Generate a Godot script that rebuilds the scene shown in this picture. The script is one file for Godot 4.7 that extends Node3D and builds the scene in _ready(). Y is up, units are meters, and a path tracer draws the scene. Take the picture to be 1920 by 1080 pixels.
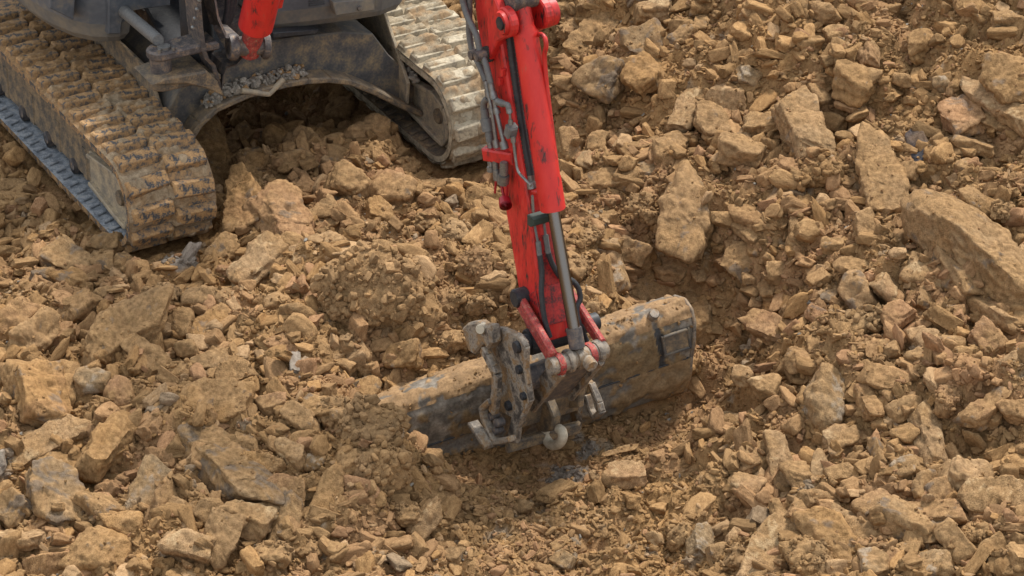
extends Node3D
# Rubble field with a mini excavator scraping soil with a ditching bucket.
# Camera geometry: looks at the world origin from D metres, EL radians above the horizontal.
const D := 14.0
const EL := 0.526
const F := 6309.0          # focal length in photograph pixels (1920 x 1080)
const TURN := 0.516        # heading of the machine
const ORG := Vector3(-0.791, 0.0, -0.718)   # machine origin: ground between the track noses

var cam_pos := Vector3(0, D * sin(EL), D * cos(EL))
var fw := Vector3(0, -sin(EL), -cos(EL))
var up_v := Vector3(0, cos(EL), -sin(EL))
var mtf := Transform3D(Basis(Vector3.UP, TURN), ORG)
var minv := mtf.affine_inverse()
var rng := RandomNumberGenerator.new()
var nz := FastNoiseLite.new()
var ncell := FastNoiseLite.new()
var nfine := FastNoiseLite.new()
var M := {}
var used := {}

# ------------------------------------------------------------------ mesh builder
class MB:
	var v := PackedVector3Array()
	var n := PackedVector3Array()
	var c := PackedColorArray()
	var i := PackedInt32Array()
	func tri(a: Vector3, b: Vector3, d: Vector3) -> void:
		var nn := (d - a).cross(b - a).normalized()
		var k := v.size()
		v.append(a); v.append(b); v.append(d)
		n.append(nn); n.append(nn); n.append(nn)
		i.append(k); i.append(k + 1); i.append(k + 2)
	func quad(a: Vector3, b: Vector3, d: Vector3, e: Vector3) -> void:
		tri(a, b, d); tri(a, d, e)
	func mesh() -> ArrayMesh:
		var arr := []
		arr.resize(Mesh.ARRAY_MAX)
		arr[Mesh.ARRAY_VERTEX] = v
		arr[Mesh.ARRAY_NORMAL] = n
		if c.size() == v.size():
			arr[Mesh.ARRAY_COLOR] = c
		arr[Mesh.ARRAY_INDEX] = i
		var m := ArrayMesh.new()
		m.add_surface_from_arrays(Mesh.PRIMITIVE_TRIANGLES, arr)
		return m

func obj(called: String, mb: MB, mat: Material, parent: Node = self) -> MeshInstance3D:
	return put(called, mb.mesh(), mat, parent)

func put(called: String, mesh: Mesh, mat: Material, parent: Node = self) -> MeshInstance3D:
	var o := MeshInstance3D.new()
	o.name = called
	o.mesh = mesh
	o.material_override = mat
	parent.add_child(o, true)
	return o

func numbered(s: String) -> String:
	if not used.has(s):
		used[s] = 0
		return s
	used[s] += 1
	return "%s_%03d" % [s, used[s]]

func tag(o: Node, label: String, category: String, group := "", kind := "") -> void:
	o.set_meta("label", label)
	if category != "": o.set_meta("category", category)
	if group != "": o.set_meta("group", group)
	if kind != "": o.set_meta("kind", kind)

# ------------------------------------------------------------------ pixels to points
func ray(px: float, py: float) -> Vector3:
	return (fw + Vector3.RIGHT * ((px - 960.0) / F) + up_v * ((540.0 - py) / F)).normalized()

func mp(px: float, py: float, ax: int, val: float) -> Vector3:
	var c := minv * cam_pos
	var d := minv.basis * ray(px, py)
	return c + d * ((val - c[ax]) / d[ax])

func mps(pts: Array, ax: int, val: float) -> PackedVector3Array:
	var r := PackedVector3Array()
	for p in pts: r.append(mp(p[0], p[1], ax, val))
	return r

# ------------------------------------------------------------------ solids
# polygon (a,b) extruded lo..hi; ax 0: (z,y) along x ; ax 1: (x,z) along y ; ax 2: (x,y) along z
func pt3(a: float, b: float, t: float, ax: int) -> Vector3:
	if ax == 0: return Vector3(t, b, a)
	if ax == 1: return Vector3(a, t, b)
	return Vector3(a, b, t)

func inset(poly: PackedVector2Array, d: float) -> PackedVector2Array:
	var r := PackedVector2Array()
	var k := poly.size()
	var area := 0.0
	for j in k: area += poly[j].cross(poly[(j + 1) % k])
	var sg := 1.0 if area > 0 else -1.0
	for j in k:
		var p0 := poly[(j + k - 1) % k]
		var p1 := poly[j]
		var p2 := poly[(j + 1) % k]
		var e0 := (p1 - p0).normalized()
		var e1 := (p2 - p1).normalized()
		var n0 := Vector2(-e0.y, e0.x) * sg
		var n1 := Vector2(-e1.y, e1.x) * sg
		var m := (n0 + n1)
		m = m / max(0.6, m.length_squared() * 0.5)
		r.append(p1 + m * d)
	return r

func prism(mb: MB, poly: PackedVector2Array, ax: int, lo: float, hi: float, bev := 0.004, tf := Transform3D.IDENTITY) -> void:
	var k := poly.size()
	var area := 0.0
	for j in k: area += poly[j].cross(poly[(j + 1) % k])
	var pg := poly.duplicate()
	if area < 0: pg.reverse()
	bev = min(bev, (hi - lo) * 0.45)
	var ins := inset(pg, bev) if bev > 0 else pg
	var rings := []
	rings.append([ins, lo]); rings.append([pg, lo + bev]); rings.append([pg, hi - bev]); rings.append([ins, hi])
	var flip := ax == 1 or ax == 0
	for q in 3:
		var A: PackedVector2Array = rings[q][0]
		var B: PackedVector2Array = rings[q + 1][0]
		for j in k:
			var j2 := (j + 1) % k
			var a := tf * pt3(A[j].x, A[j].y, rings[q][1], ax)
			var b := tf * pt3(A[j2].x, A[j2].y, rings[q][1], ax)
			var c := tf * pt3(B[j2].x, B[j2].y, rings[q + 1][1], ax)
			var d := tf * pt3(B[j].x, B[j].y, rings[q + 1][1], ax)
			if flip: mb.quad(a, b, c, d)
			else: mb.quad(a, d, c, b)
	var t := Geometry2D.triangulate_polygon(ins)
	for j in range(0, t.size(), 3):
		var p := ins[t[j]]; var q := ins[t[j + 1]]; var r := ins[t[j + 2]]
		if (q - p).cross(r - p) < 0:
			var sw := q; q = r; r = sw
		for s in 2:
			var tt := lo if s == 0 else hi
			var a := tf * pt3(p.x, p.y, tt, ax)
			var b := tf * pt3(q.x, q.y, tt, ax)
			var c := tf * pt3(r.x, r.y, tt, ax)
			if (s == 0) == flip: mb.tri(a, c, b)
			else: mb.tri(a, b, c)

func pg2(a: Array) -> PackedVector2Array:
	var r := PackedVector2Array()
	for p in a: r.append(Vector2(p[0], p[1]))
	return r

# pixel outline -> (a,b) polygon on a machine plane
func pxpoly(pts: Array, ax: int, val: float) -> PackedVector2Array:
	var r := PackedVector2Array()
	for p in pts:
		var q := mp(p[0], p[1], ax, val)
		if ax == 0: r.append(Vector2(q.z, q.y))
		elif ax == 1: r.append(Vector2(q.x, q.z))
		else: r.append(Vector2(q.x, q.y))
	return r

func box(mb: MB, ctr: Vector3, size: Vector3, bev := 0.004, bas := Basis.IDENTITY) -> void:
	var h := size * 0.5
	prism(mb, pg2([[-h.x, -h.y], [h.x, -h.y], [h.x, h.y], [-h.x, h.y]]), 2, -h.z, h.z, bev, Transform3D(bas, ctr))

func basis_along(dir: Vector3) -> Basis:
	var y := dir.normalized()
	var x := y.cross(Vector3.UP)
	if x.length() < 0.05: x = y.cross(Vector3.RIGHT)
	x = x.normalized()
	return Basis(x, y, x.cross(y))

func beam(mb: MB, a: Vector3, b: Vector3, w: float, t: float, bev := 0.003, hint := Vector3.RIGHT) -> void:
	var y := (b - a).normalized()
	var x := (hint - y * hint.dot(y)).normalized()
	box(mb, (a + b) * 0.5, Vector3(w, a.distance_to(b), t), bev, Basis(x, y, x.cross(y)))

func tube(mb: MB, path: PackedVector3Array, rad, sides := 10, caps := true) -> void:
	var k := path.size()
	var base := mb.v.size()
	var ref := Vector3(0.31, 0.2, 0.93)
	var px := Vector3.ZERO
	for j in k:
		var d := (path[min(j + 1, k - 1)] - path[max(j - 1, 0)]).normalized()
		if j == 0:
			px = (ref - d * ref.dot(d)).normalized()
		else:
			px = (px - d * px.dot(d)).normalized()
		var pz := d.cross(px)
		var r: float = rad[j] if rad is Array or rad is PackedFloat32Array else rad
		for s in sides:
			var an := TAU * s / sides
			var nn := px * cos(an) + pz * sin(an)
			mb.v.append(path[j] + nn * r)
			mb.n.append(nn)
	for j in k - 1:
		for s in sides:
			var s2 := (s + 1) % sides
			var a := base + j * sides + s
			var b := base + j * sides + s2
			mb.i.append_array([a, a + sides, b, b, a + sides, b + sides])
	if caps:
		for e in 2:
			var j := 0 if e == 0 else k - 1
			var dd := (path[0] - path[1]).normalized() if e == 0 else (path[k - 1] - path[k - 2]).normalized()
			var c0 := mb.v.size()
			mb.v.append(path[j]); mb.n.append(dd)
			for s in sides:
				mb.v.append(mb.v[base + j * sides + s]); mb.n.append(dd)
			for s in sides:
				if e == 0: mb.i.append_array([c0, c0 + 1 + s, c0 + 1 + (s + 1) % sides])
				else: mb.i.append_array([c0, c0 + 1 + (s + 1) % sides, c0 + 1 + s])

func cyl(mb: MB, a: Vector3, b: Vector3, r: float, sides := 18, bev := 0.003) -> void:
	var d := (b - a).normalized()
	bev = min(bev, r * 0.4)
	tube(mb, PackedVector3Array([a, a + d * bev * 0.02, a + d * bev, b - d * bev, b - d * bev * 0.02, b]), [r - bev, r - bev, r, r, r - bev, r - bev], sides)

func spline(pts: PackedVector3Array, step: float) -> PackedVector3Array:
	var r := PackedVector3Array()
	var k := pts.size()
	for j in k - 1:
		var p0 := pts[max(j - 1, 0)]; var p1 := pts[j]; var p2 := pts[j + 1]; var p3 := pts[min(j + 2, k - 1)]
		var m := int(max(1, ceil(p1.distance_to(p2) / step)))
		for q in m:
			r.append(p1.cubic_interpolate(p2, p0, p3, float(q) / m))
	r.append(pts[k - 1])
	return r

func ribbed(mb: MB, pts: PackedVector3Array, r: float) -> void:
	var s := spline(pts, 0.0035)
	var rad := PackedFloat32Array()
	for j in s.size(): rad.append(r if j % 2 == 0 else r * 0.84)
	tube(mb, s, rad, 10)

# a displaced sheet: pos(u,v) -> Vector3, its outward normal, and a callable for displacement+colour
func sheet(nu: int, nv: int, pos: Callable, shade: Callable, flip := false) -> MB:
	var mb := MB.new()
	for a in nu + 1:
		for b in nv + 1:
			var u := float(a) / nu
			var w := float(b) / nv
			var p: Vector3 = pos.call(u, w)
			var e := 0.002
			var nn: Vector3 = (pos.call(u + e, w) - pos.call(u - e, w)).cross(pos.call(u, w + e) - pos.call(u, w - e)).normalized()
			if flip: nn = -nn
			var sc: Array = shade.call(p, u, w)
			mb.v.append(p + nn * sc[0])
			mb.c.append(sc[1])
	for a in nu:
		for b in nv:
			var k := a * (nv + 1) + b
			if flip: mb.i.append_array([k, k + nv + 1, k + 1, k + 1, k + nv + 1, k + nv + 2])
			else: mb.i.append_array([k, k + 1, k + nv + 1, k + 1, k + nv + 2, k + nv + 1])
	smooth_normals(mb)
	return mb

func smooth_normals(mb: MB) -> void:
	mb.n.resize(mb.v.size())
	mb.n.fill(Vector3.ZERO)
	for t in range(0, mb.i.size(), 3):
		var a := mb.i[t]; var b := mb.i[t + 1]; var c := mb.i[t + 2]
		var nn := (mb.v[c] - mb.v[a]).cross(mb.v[b] - mb.v[a])
		mb.n[a] += nn; mb.n[b] += nn; mb.n[c] += nn
	for k in mb.n.size(): mb.n[k] = mb.n[k].normalized()

# ------------------------------------------------------------------ textures and materials
func noise_img(seed_: int, freq: float, size: int, oct := 4, kind := FastNoiseLite.TYPE_SIMPLEX_SMOOTH) -> PackedByteArray:
	var f := FastNoiseLite.new()
	f.seed = seed_
	f.noise_type = kind
	f.frequency = freq
	f.fractal_octaves = oct
	f.fractal_gain = 0.55
	var im := f.get_seamless_image(size, size, false, false, 0.12)
	im.convert(Image.FORMAT_L8)
	return im.get_data()

# ramp: [[t, Color(sRGB)], ...] over a mix of coarse and fine noise
func ramp_tex(seed_: int, coarse: float, fine: float, mixf: float, ramp: Array, size := 512) -> ImageTexture:
	var a := noise_img(seed_, coarse, size, 4)
	var b := noise_img(seed_ + 7, fine, size, 3)
	var g := Gradient.new()
	var offs := PackedFloat32Array(); var cols := PackedColorArray()
	for r in ramp:
		offs.append(r[0]); cols.append(r[1])
	g.offsets = offs; g.colors = cols
	var lut := PackedByteArray()
	for q in 256:
		var c := g.sample(q / 255.0)
		lut.append(int(c.r * 255)); lut.append(int(c.g * 255)); lut.append(int(c.b * 255))
	var out := PackedByteArray()
	out.resize(size * size * 3)
	var m := int(mixf * 256)
	for k in size * size:
		var t := clampi((a[k] * (256 - m) + b[k] * m) >> 8, 0, 255) * 3
		out[k * 3] = lut[t]; out[k * 3 + 1] = lut[t + 1]; out[k * 3 + 2] = lut[t + 2]
	return ImageTexture.create_from_image(Image.create_from_data(size, size, false, Image.FORMAT_RGB8, out))

func bump_tex(seed_: int, coarse: float, fine: float, mixf: float, strength: float, size := 512) -> ImageTexture:
	var a := noise_img(seed_, coarse, size, 4)
	var b := noise_img(seed_ + 3, fine, size, 3)
	var out := PackedByteArray()
	out.resize(size * size)
	for k in size * size: out[k] = int(a[k] * (1.0 - mixf) + b[k] * mixf)
	var im := Image.create_from_data(size, size, false, Image.FORMAT_L8, out)
	im.convert(Image.FORMAT_RGBA8)
	im.bump_map_to_normal_map(strength)
	return ImageTexture.create_from_image(im)

func mat(tex: Texture2D, rough: float, metal := 0.0, uvs := 2.0, nrm: Texture2D = null, ns := 1.0) -> StandardMaterial3D:
	var m := StandardMaterial3D.new()
	m.roughness = rough
	m.metallic = metal
	m.uv1_triplanar = true
	m.uv1_scale = Vector3.ONE * uvs
	m.uv1_offset = Vector3(rng.randf(), rng.randf(), rng.randf())
	if tex: m.albedo_texture = tex
	if nrm:
		m.normal_enabled = true
		m.normal_texture = nrm
		m.normal_scale = ns
	return m

func rgb(r: int, g: int, b: int) -> Color:
	return Color(r / 255.0, g / 255.0, b / 255.0)

# stones read off the photograph: centre x, y, length, breadth (pixels), slant, style, colour, label
const ROCKS := [
	[1120, 63, 130, 55, -38, "s", "t", "long tan slab with small blue-grey speck beside red arm hinge"],
	[1227, 25, 60, 50, 0, "b", "p"], [1217, 87, 105, 65, 20, "s", "u", "broad slab with dark blue-grey stained face beyond the arm"],
	[1131, 150, 75, 65, 15, "b", "u", "square block with grey-spotted top beside the red cylinder"], [1208, 143, 70, 60, 50, "b", "o"],
	[1048, 115, 50, 48, 0, "b", "t"], [1065, 157, 50, 45, 10, "b", "t"], [1427, 32, 82, 55, -30, "s", "k", "pinkish grey slab with rusty lower edge high on the slope"],
	[1363, 192, 88, 45, 10, "p", "p", "pale thin plate propped over a dark hollow"], [1290, 205, 95, 45, -45, "s", "p", "pale slab leaning over a dark hollow"],
	[1330, 232, 70, 50, 60, "b", "t", "stone inside the hollow under pale plate"], [1256, 275, 75, 45, -35, "b", "t"], [1205, 280, 75, 30, -20, "s", "t"],
	[1220, 318, 78, 28, 12, "p", "g", "grey flake with wavy edge under the dark hollow"], [1392, 290, 82, 65, 10, "b", "t"], [1430, 230, 75, 42, 0, "s", "d"],
	[1118, 272, 45, 42, 0, "r", "t"], [1068, 280, 50, 55, 0, "b", "t"], [1097, 305, 33, 30, 0, "b", "g"], [1147, 338, 132, 46, 5, "s", "t", "layered tan slab right beside the red cylinder foot"],
	[1403, 147, 50, 38, 0, "b", "g"], [1395, 112, 50, 28, 0, "b", "t"], [1278, 72, 50, 35, -30, "b", "t"], [1312, 48, 32, 25, 90, "b", "t"], [1420, 348, 70, 38, 0, "s", "k"], [1290, 350, 62, 32, 5, "s", "g"],
	[1322, 15, 58, 28, -10, "b", "d"], [1075, 55, 60, 48, -45, "c", "t"], [1055, 20, 38, 32, 30, "b", "t"], [1105, 8, 40, 30, 20, "b", "t"], [1341, 317, 25, 25, 0, "r", "o", "small yellow stone beside a big tan block"],
	[1510, 247, 150, 66, 72, "l", "t", "tall tan stone standing steeply on the upper slope"], [1603, 157, 74, 62, 10, "b", "o", "yellow ochre block half buried in loose soil"],
	[1648, 330, 152, 72, 78, "s", "t", "long flat slab pointing downhill beside the blue flake"], [1724, 285, 56, 34, 80, "b", "n", "dark blue slate shard standing on the slope"], [1752, 287, 50, 26, 80, "b", "t"],
	[1805, 218, 84, 72, 60, "s", "k"], [1880, 200, 145, 46, 37, "l", "p", "long pale bar lying downhill by the dark bank"], [1782, 268, 38, 30, 0, "b", "d"], [1835, 275, 84, 42, 10, "s", "t"], [1893, 237, 34, 27, 0, "b", "p"],
	[1830, 20, 76, 40, 20, "s", "d"], [1890, 42, 62, 50, 0, "b", "t"], [1888, 150, 90, 70, 20, "s", "d", "broad brown bank of earth above pale bar"], [1497, 20, 40, 36, 0, "b", "t"], [1545, 22, 50, 38, 0, "b", "t"], [1627, 18, 36, 28, 0, "b", "d"], [1635, 50, 48, 28, 0, "b", "d"],
	[1517, 83, 42, 32, -20, "b", "d"], [1630, 108, 42, 36, 80, "b", "t"], [1597, 198, 52, 30, 30, "s", "k"], [1535, 185, 43, 42, 0, "b", "t"], [1540, 328, 102, 50, 0, "c", "d"], [1706, 320, 36, 35, 0, "b", "t"], [1613, 298, 28, 25, 0, "b", "o"],
	[1810, 313, 40, 27, 0, "r", "t"], [1722, 83, 44, 40, -60, "b", "o"], [1763, 157, 34, 32, 0, "r", "g"], [1762, 203, 20, 18, 0, "r", "o"], [1858, 228, 37, 30, 20, "b", "d"], [1565, 60, 46, 30, -25, "s", "t"], [1690, 150, 40, 26, 10, "r", "t"],
	[1287, 408, 148, 86, 100, "r", "t", "big rounded boulder rolling behind the bucket"], [1147, 500, 108, 46, 80, "l", "g", "long smooth stone standing between arm and boulder"], [1193, 478, 70, 48, 20, "b", "t"], [1260, 507, 58, 34, 15, "b", "t"], [1227, 545, 112, 40, -8, "s", "t"],
	[1387, 487, 58, 52, 20, "s", "t"], [1397, 430, 64, 35, 40, "l", "t"], [1423, 408, 118, 42, 18, "s", "d"], [1323, 520, 48, 28, 0, "s", "t"], [1318, 600, 62, 44, 80, "b", "o", "ochre block pressed against the free end of bucket"],
	[1460, 617, 128, 55, 20, "s", "k", "pinkish flat slab half buried past the bucket end"], [1393, 703, 36, 32, 0, "b", "p"], [1435, 725, 52, 42, 0, "b", "p"], [1462, 507, 46, 35, 0, "b", "t"], [1400, 525, 26, 26, 0, "b", "t"], [1414, 474, 28, 20, 0, "r", "o"], [1440, 548, 36, 28, 80, "b", "t"],
	[1220, 405, 50, 32, 0, "c", "t"], [1236, 420, 30, 17, 90, "r", "t"], [1198, 385, 52, 42, 0, "c", "t"], [1100, 440, 60, 50, 40, "c", "t"], [1085, 500, 50, 46, 0, "c", "t"], [1105, 585, 60, 44, 10, "c", "t"],
	[1842, 486, 238, 104, 42, "l", "t", "huge long tan bar, largest stone on the slope"], [1797, 518, 98, 56, 60, "l", "t", "stone leaning on the lower flank of the huge bar"], [1745, 513, 100, 48, 15, "s", "p", "pale wedge in front of the huge bar"], [1866, 590, 108, 33, 50, "l", "t", "narrow tan bar below the huge bar"],
	[1661, 537, 54, 45, -60, "b", "p"], [1597, 503, 60, 40, 30, "s", "t"], [1621, 430, 60, 40, 60, "b", "t"], [1665, 413, 60, 28, -20, "p", "o", "yellow-edged flake tucked under the huge bar's end"], [1615, 560, 68, 46, 65, "b", "t"], [1685, 595, 52, 48, -30, "b", "k"], [1610, 612, 112, 56, -15, "c", "d"],
	[1852, 635, 74, 62, 40, "b", "k"], [1770, 600, 64, 42, -30, "s", "k"], [1780, 645, 64, 35, 10, "b", "t"], [1745, 667, 76, 36, 5, "s", "t"], [1735, 560, 42, 28, -75, "b", "t"], [1785, 570, 76, 36, 5, "s", "k"], [1627, 655, 70, 24, -5, "l", "t"], [1673, 656, 28, 26, 0, "b", "t"],
	[1556, 548, 54, 25, -65, "p", "u", "narrow flake with dark blue stripe standing on edge"], [1528, 515, 38, 30, 80, "r", "t"], [1493, 440, 76, 30, 95, "l", "t"], [1523, 650, 44, 20, -80, "l", "t"], [1655, 710, 92, 42, 10, "s", "k"], [1815, 695, 98, 60, 0, "c", "k"], [1895, 683, 58, 38, -15, "b", "p"],
	[1838, 385, 72, 50, 20, "r", "d"], [1497, 678, 44, 38, 60, "b", "t"], [1722, 632, 36, 35, 0, "b", "p"], [1880, 400, 50, 40, 0, "c", "t"], [1560, 460, 44, 30, 10, "b", "t"], [1530, 590, 40, 30, 20, "b", "k"],
	[1397, 913, 70, 50, 10, "b", "p", "pale tan block alone at the right rim of the pit"], [1422, 857, 46, 40, 70, "b", "t"], [1460, 862, 88, 42, 80, "l", "p"], [1312, 1020, 48, 37, -70, "b", "g"], [1445, 1035, 128, 72, -65, "s", "p", "big pale slab leaning at the bottom of the slope"],
	[1345, 1038, 36, 32, 0, "b", "t"], [1382, 1048, 46, 44, 0, "c", "t"], [1375, 1010, 34, 26, -60, "b", "p"], [1455, 952, 34, 22, 70, "b", "t"], [1178, 888, 92, 44, -8, "s", "p", "smooth pale slab half sunk in the pit floor"], [1230, 1012, 26, 22, 70, "b", "p"], [1057, 1050, 36, 30, 30, "s", "g", "flat grey stone on the crumbly pit rim"],
	[1050, 1020, 44, 20, -30, "b", "t"], [1350, 918, 28, 26, -50, "b", "t"], [1113, 890, 20, 20, 0, "r", "p", "small round pale pebble by sunken slab"], [1275, 1005, 50, 42, 0, "c", "t"], [985, 950, 36, 22, 0, "r", "t"], [850, 1040, 40, 30, 10, "b", "t"], [1020, 985, 30, 22, 0, "b", "t"],
	[1553, 757, 104, 72, 105, "r", "g", "rounded greyish boulder below the bucket-end slope"], [1581, 826, 82, 54, -5, "b", "p", "pale ochre block under a greyish boulder"], [1629, 758, 70, 36, 70, "l", "k"], [1697, 770, 62, 36, -10, "b", "t"], [1684, 742, 38, 15, 40, "p", "u", "pale blue-grey sliver lying among tan stones"], [1740, 825, 104, 46, 75, "l", "p"],
	[1777, 747, 52, 48, 0, "c", "k"], [1850, 765, 112, 42, -30, "l", "k", "twisted pinkish stone with crumbs on its back"], [1808, 893, 88, 66, -10, "b", "p", "pale-topped block resting on a broad slab"], [1870, 938, 140, 74, -10, "s", "p", "broad pale slab jutting out over a shadow"], [1700, 818, 44, 42, 0, "b", "d"], [1690, 801, 40, 22, -30, "s", "o"],
	[1650, 850, 44, 28, 75, "b", "t"], [1674, 852, 32, 22, -80, "b", "t"], [1647, 885, 50, 30, 25, "s", "t"], [1700, 880, 50, 42, 70, "r", "g"], [1730, 914, 52, 36, -50, "b", "t"], [1757, 884, 30, 26, 0, "b", "t"], [1536, 893, 70, 33, -75, "l", "t"], [1500, 893, 62, 42, 60, "b", "t"], [1573, 892, 44, 40, 0, "b", "t"],
	[1760, 928, 62, 42, -10, "s", "k"], [1750, 965, 128, 48, 5, "s", "k", "wide pinkish slab bridging two stones"], [1700, 980, 104, 60, 25, "b", "t"], [1623, 1000, 78, 42, 10, "s", "t"], [1633, 952, 58, 50, -20, "b", "t"], [1577, 965, 68, 30, 30, "l", "t"], [1560, 1012, 120, 64, 50, "b", "o", "large ochre-faced block at the foot of slope"], [1795, 1022, 84, 45, 50, "l", "t"], [1755, 1002, 48, 25, -50, "b", "t"],
	[1826, 1003, 54, 46, 0, "c", "t"], [1857, 1032, 60, 38, -25, "s", "t"], [1640, 1060, 54, 48, 80, "b", "g"], [1675, 1062, 42, 30, 80, "b", "k"], [1742, 1060, 82, 48, 5, "s", "g"], [1705, 1033, 42, 38, 0, "b", "d"], [1515, 1048, 88, 78, 0, "c", "d"], [1888, 1047, 34, 22, 0, "b", "t"], [1912, 985, 36, 22, 80, "b", "o"], [1885, 992, 38, 32, 0, "b", "t"],
	[1535, 940, 62, 38, -10, "b", "t"], [1495, 965, 44, 34, -70, "b", "t"], [1622, 1035, 32, 30, 0, "r", "o"], [1900, 770, 50, 42, 10, "b", "k"], [1863, 787, 28, 26, 0, "b", "k"],
	[690, 552, 212, 130, 0, "c", "t", "huge crumbly lump of earth between track and bucket"], [582, 468, 116, 46, -15, "s", "p", "smooth pale slab at the near side of the track nose"], [460, 388, 95, 72, 80, "b", "o"], [527, 408, 122, 78, 55, "b", "k", "large block with pinkish face in front of the undercarriage"], [486, 500, 92, 66, -50, "b", "p", "pale grey-topped block just before the track nose"],
	[418, 470, 60, 44, -40, "b", "t"], [566, 592, 68, 45, 20, "r", "t"], [517, 567, 40, 30, 0, "b", "p"], [398, 610, 116, 46, -35, "s", "o", "slab with yellow lower edge pointing uphill"], [535, 653, 62, 46, 35, "b", "k"], [597, 665, 64, 46, 60, "b", "d"], [622, 648, 58, 36, 60, "s", "p"], [670, 653, 42, 34, 70, "r", "p"], [757, 667, 76, 58, 5, "b", "o", "square ochre block on the rim above bucket"],
	[645, 685, 46, 30, 25, "b", "t"], [688, 690, 44, 30, 5, "b", "t"], [693, 728, 46, 42, -50, "b", "o"], [733, 466, 64, 34, 0, "c", "t"], [790, 505, 80, 58, 20, "c", "t"], [542, 690, 62, 28, 10, "s", "o"], [440, 700, 88, 36, -15, "s", "t"],
	[378, 765, 205, 78, -12, "s", "o", "very large flat slab overhanging a dark gap in heap"], [425, 878, 210, 72, 42, "l", "u", "long blue-stained bar sliding down from the very large slab"], [235, 630, 188, 78, -28, "b", "t", "massive tan boulder with pale chipped tip in the heap"], [305, 566, 78, 54, -10, "c", "t"], [388, 563, 90, 56, 0, "r", "t"], [278, 670, 94, 52, 25, "b", "t", "stone wedged under the massive tan boulder"],
	[70, 740, 124, 108, 40, "b", "o", "big many-sided ochre block in the heap"], [60, 640, 94, 66, -60, "b", "t"], [30, 608, 90, 56, -50, "b", "k", "reddish pink stone beside big ochre block"], [120, 727, 78, 50, 80, "b", "o"], [135, 495, 116, 60, 25, "s", "u", "slab with black speckled top before the track nose"], [133, 527, 62, 38, 20, "b", "o"], [80, 518, 46, 36, 0, "b", "u", "stone with one dark blue spot near the track"],
	[197, 495, 46, 40, 70, "b", "t"], [245, 500, 74, 52, 35, "s", "t"], [183, 720, 64, 60, 0, "b", "g"], [212, 552, 56, 28, 10, "b", "t"], [225, 748, 64, 58, 0, "r", "k"], [173, 778, 58, 28, -65, "b", "u"], [150, 575, 74, 50, -40, "b", "t"], [395, 677, 72, 36, -15, "s", "t"], [350, 658, 40, 30, 0, "b", "t"], [338, 702, 56, 50, 0, "c", "t"], [342, 613, 44, 40, 70, "r", "t"],
	[65, 838, 156, 58, -25, "s", "p", "long pale slab tilted at the edge of heap"], [95, 930, 122, 78, 50, "b", "u", "wedge with dark spotted faces below a long pale slab"], [198, 838, 96, 62, -60, "b", "o", "ridged ochre stone with vertical grooves"], [277, 917, 110, 54, -48, "s", "g", "pale grey slab leaning in the heap"], [185, 957, 66, 60, 30, "b", "t"], [230, 988, 68, 60, 0, "b", "o"], [310, 942, 78, 44, -60, "b", "t"], [332, 962, 56, 33, 80, "l", "t"],
	[40, 1014, 90, 52, -5, "s", "p"], [90, 1056, 98, 38, -10, "s", "k"], [175, 1042, 90, 78, -50, "b", "o"], [352, 1022, 94, 62, 10, "b", "p"], [110, 873, 84, 40, 5, "s", "d"], [30, 957, 62, 60, 30, "b", "u"], [218, 843, 46, 30, -20, "b", "o"], [390, 965, 78, 46, 10, "b", "t"], [368, 925, 40, 36, 0, "b", "t"], [415, 1003, 80, 60, -60, "b", "t"],
	[470, 977, 92, 70, 5, "b", "p", "pale-topped block with a shaded front low in the heap"], [537, 982, 94, 50, 100, "l", "u"], [605, 940, 94, 36, -60, "l", "o", "thin ochre bar standing at the edge of the pit"], [541, 922, 68, 50, -5, "b", "k"], [510, 903, 40, 32, 0, "b", "k"], [547, 855, 58, 44, 30, "b", "p"], [485, 875, 94, 50, 5, "c", "o"], [462, 832, 44, 40, 0, "b", "t"], [508, 760, 58, 32, -5, "b", "k"], [527, 814, 40, 23, 0, "b", "o"], [567, 787, 64, 40, 35, "b", "t"], [602, 765, 64, 50, 20, "s", "d"], [590, 867, 32, 30, 0, "b", "g"],
	[712, 872, 96, 76, -40, "c", "t", "crumbly clod hanging over the buried end of bucket"], [690, 808, 110, 84, -30, "c", "t"], [640, 770, 70, 50, 10, "c", "t"], [765, 964, 50, 42, 0, "c", "t"], [803, 974, 64, 40, -45, "b", "p", "pale streaked stone in the crumbs of pit"], [692, 1066, 54, 28, 0, "s", "g"], [505, 1048, 84, 70, 0, "c", "t"], [580, 1030, 46, 40, 0, "c", "t"],
	[397, 314, 134, 66, 72, "l", "o", "upright ochre stone leaning against the mud-caked track"], [568, 268, 64, 48, 20, "b", "t"], [522, 258, 42, 36, 20, "b", "o"], [640, 212, 60, 50, 10, "b", "t"], [690, 245, 84, 50, -20, "b", "t"], [515, 240, 50, 32, 25, "b", "t"], [602, 230, 52, 24, 0, "s", "t"], [462, 222, 46, 42, 0, "b", "t"], [450, 265, 68, 46, -40, "b", "t"], [380, 235, 42, 36, 0, "b", "t"], [480, 303, 68, 40, 15, "b", "o"],
	[550, 303, 66, 42, -20, "b", "t"], [660, 345, 76, 62, 25, "b", "t", "square-faced block right under the frame arch"], [735, 360, 88, 64, 0, "r", "k"], [707, 398, 46, 37, 70, "b", "o", "yellow block with a dark side in front of frame arch"], [615, 407, 68, 55, 60, "s", "t"], [465, 325, 40, 28, 0, "b", "o"], [822, 352, 98, 38, 0, "r", "t", "broad rounded stone at the nose of pale track"], [630, 297, 64, 38, 0, "b", "t"], [710, 290, 68, 42, 10, "c", "t"], [905, 380, 54, 46, -10, "b", "d"], [760, 320, 50, 36, 0, "c", "t"],
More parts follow.
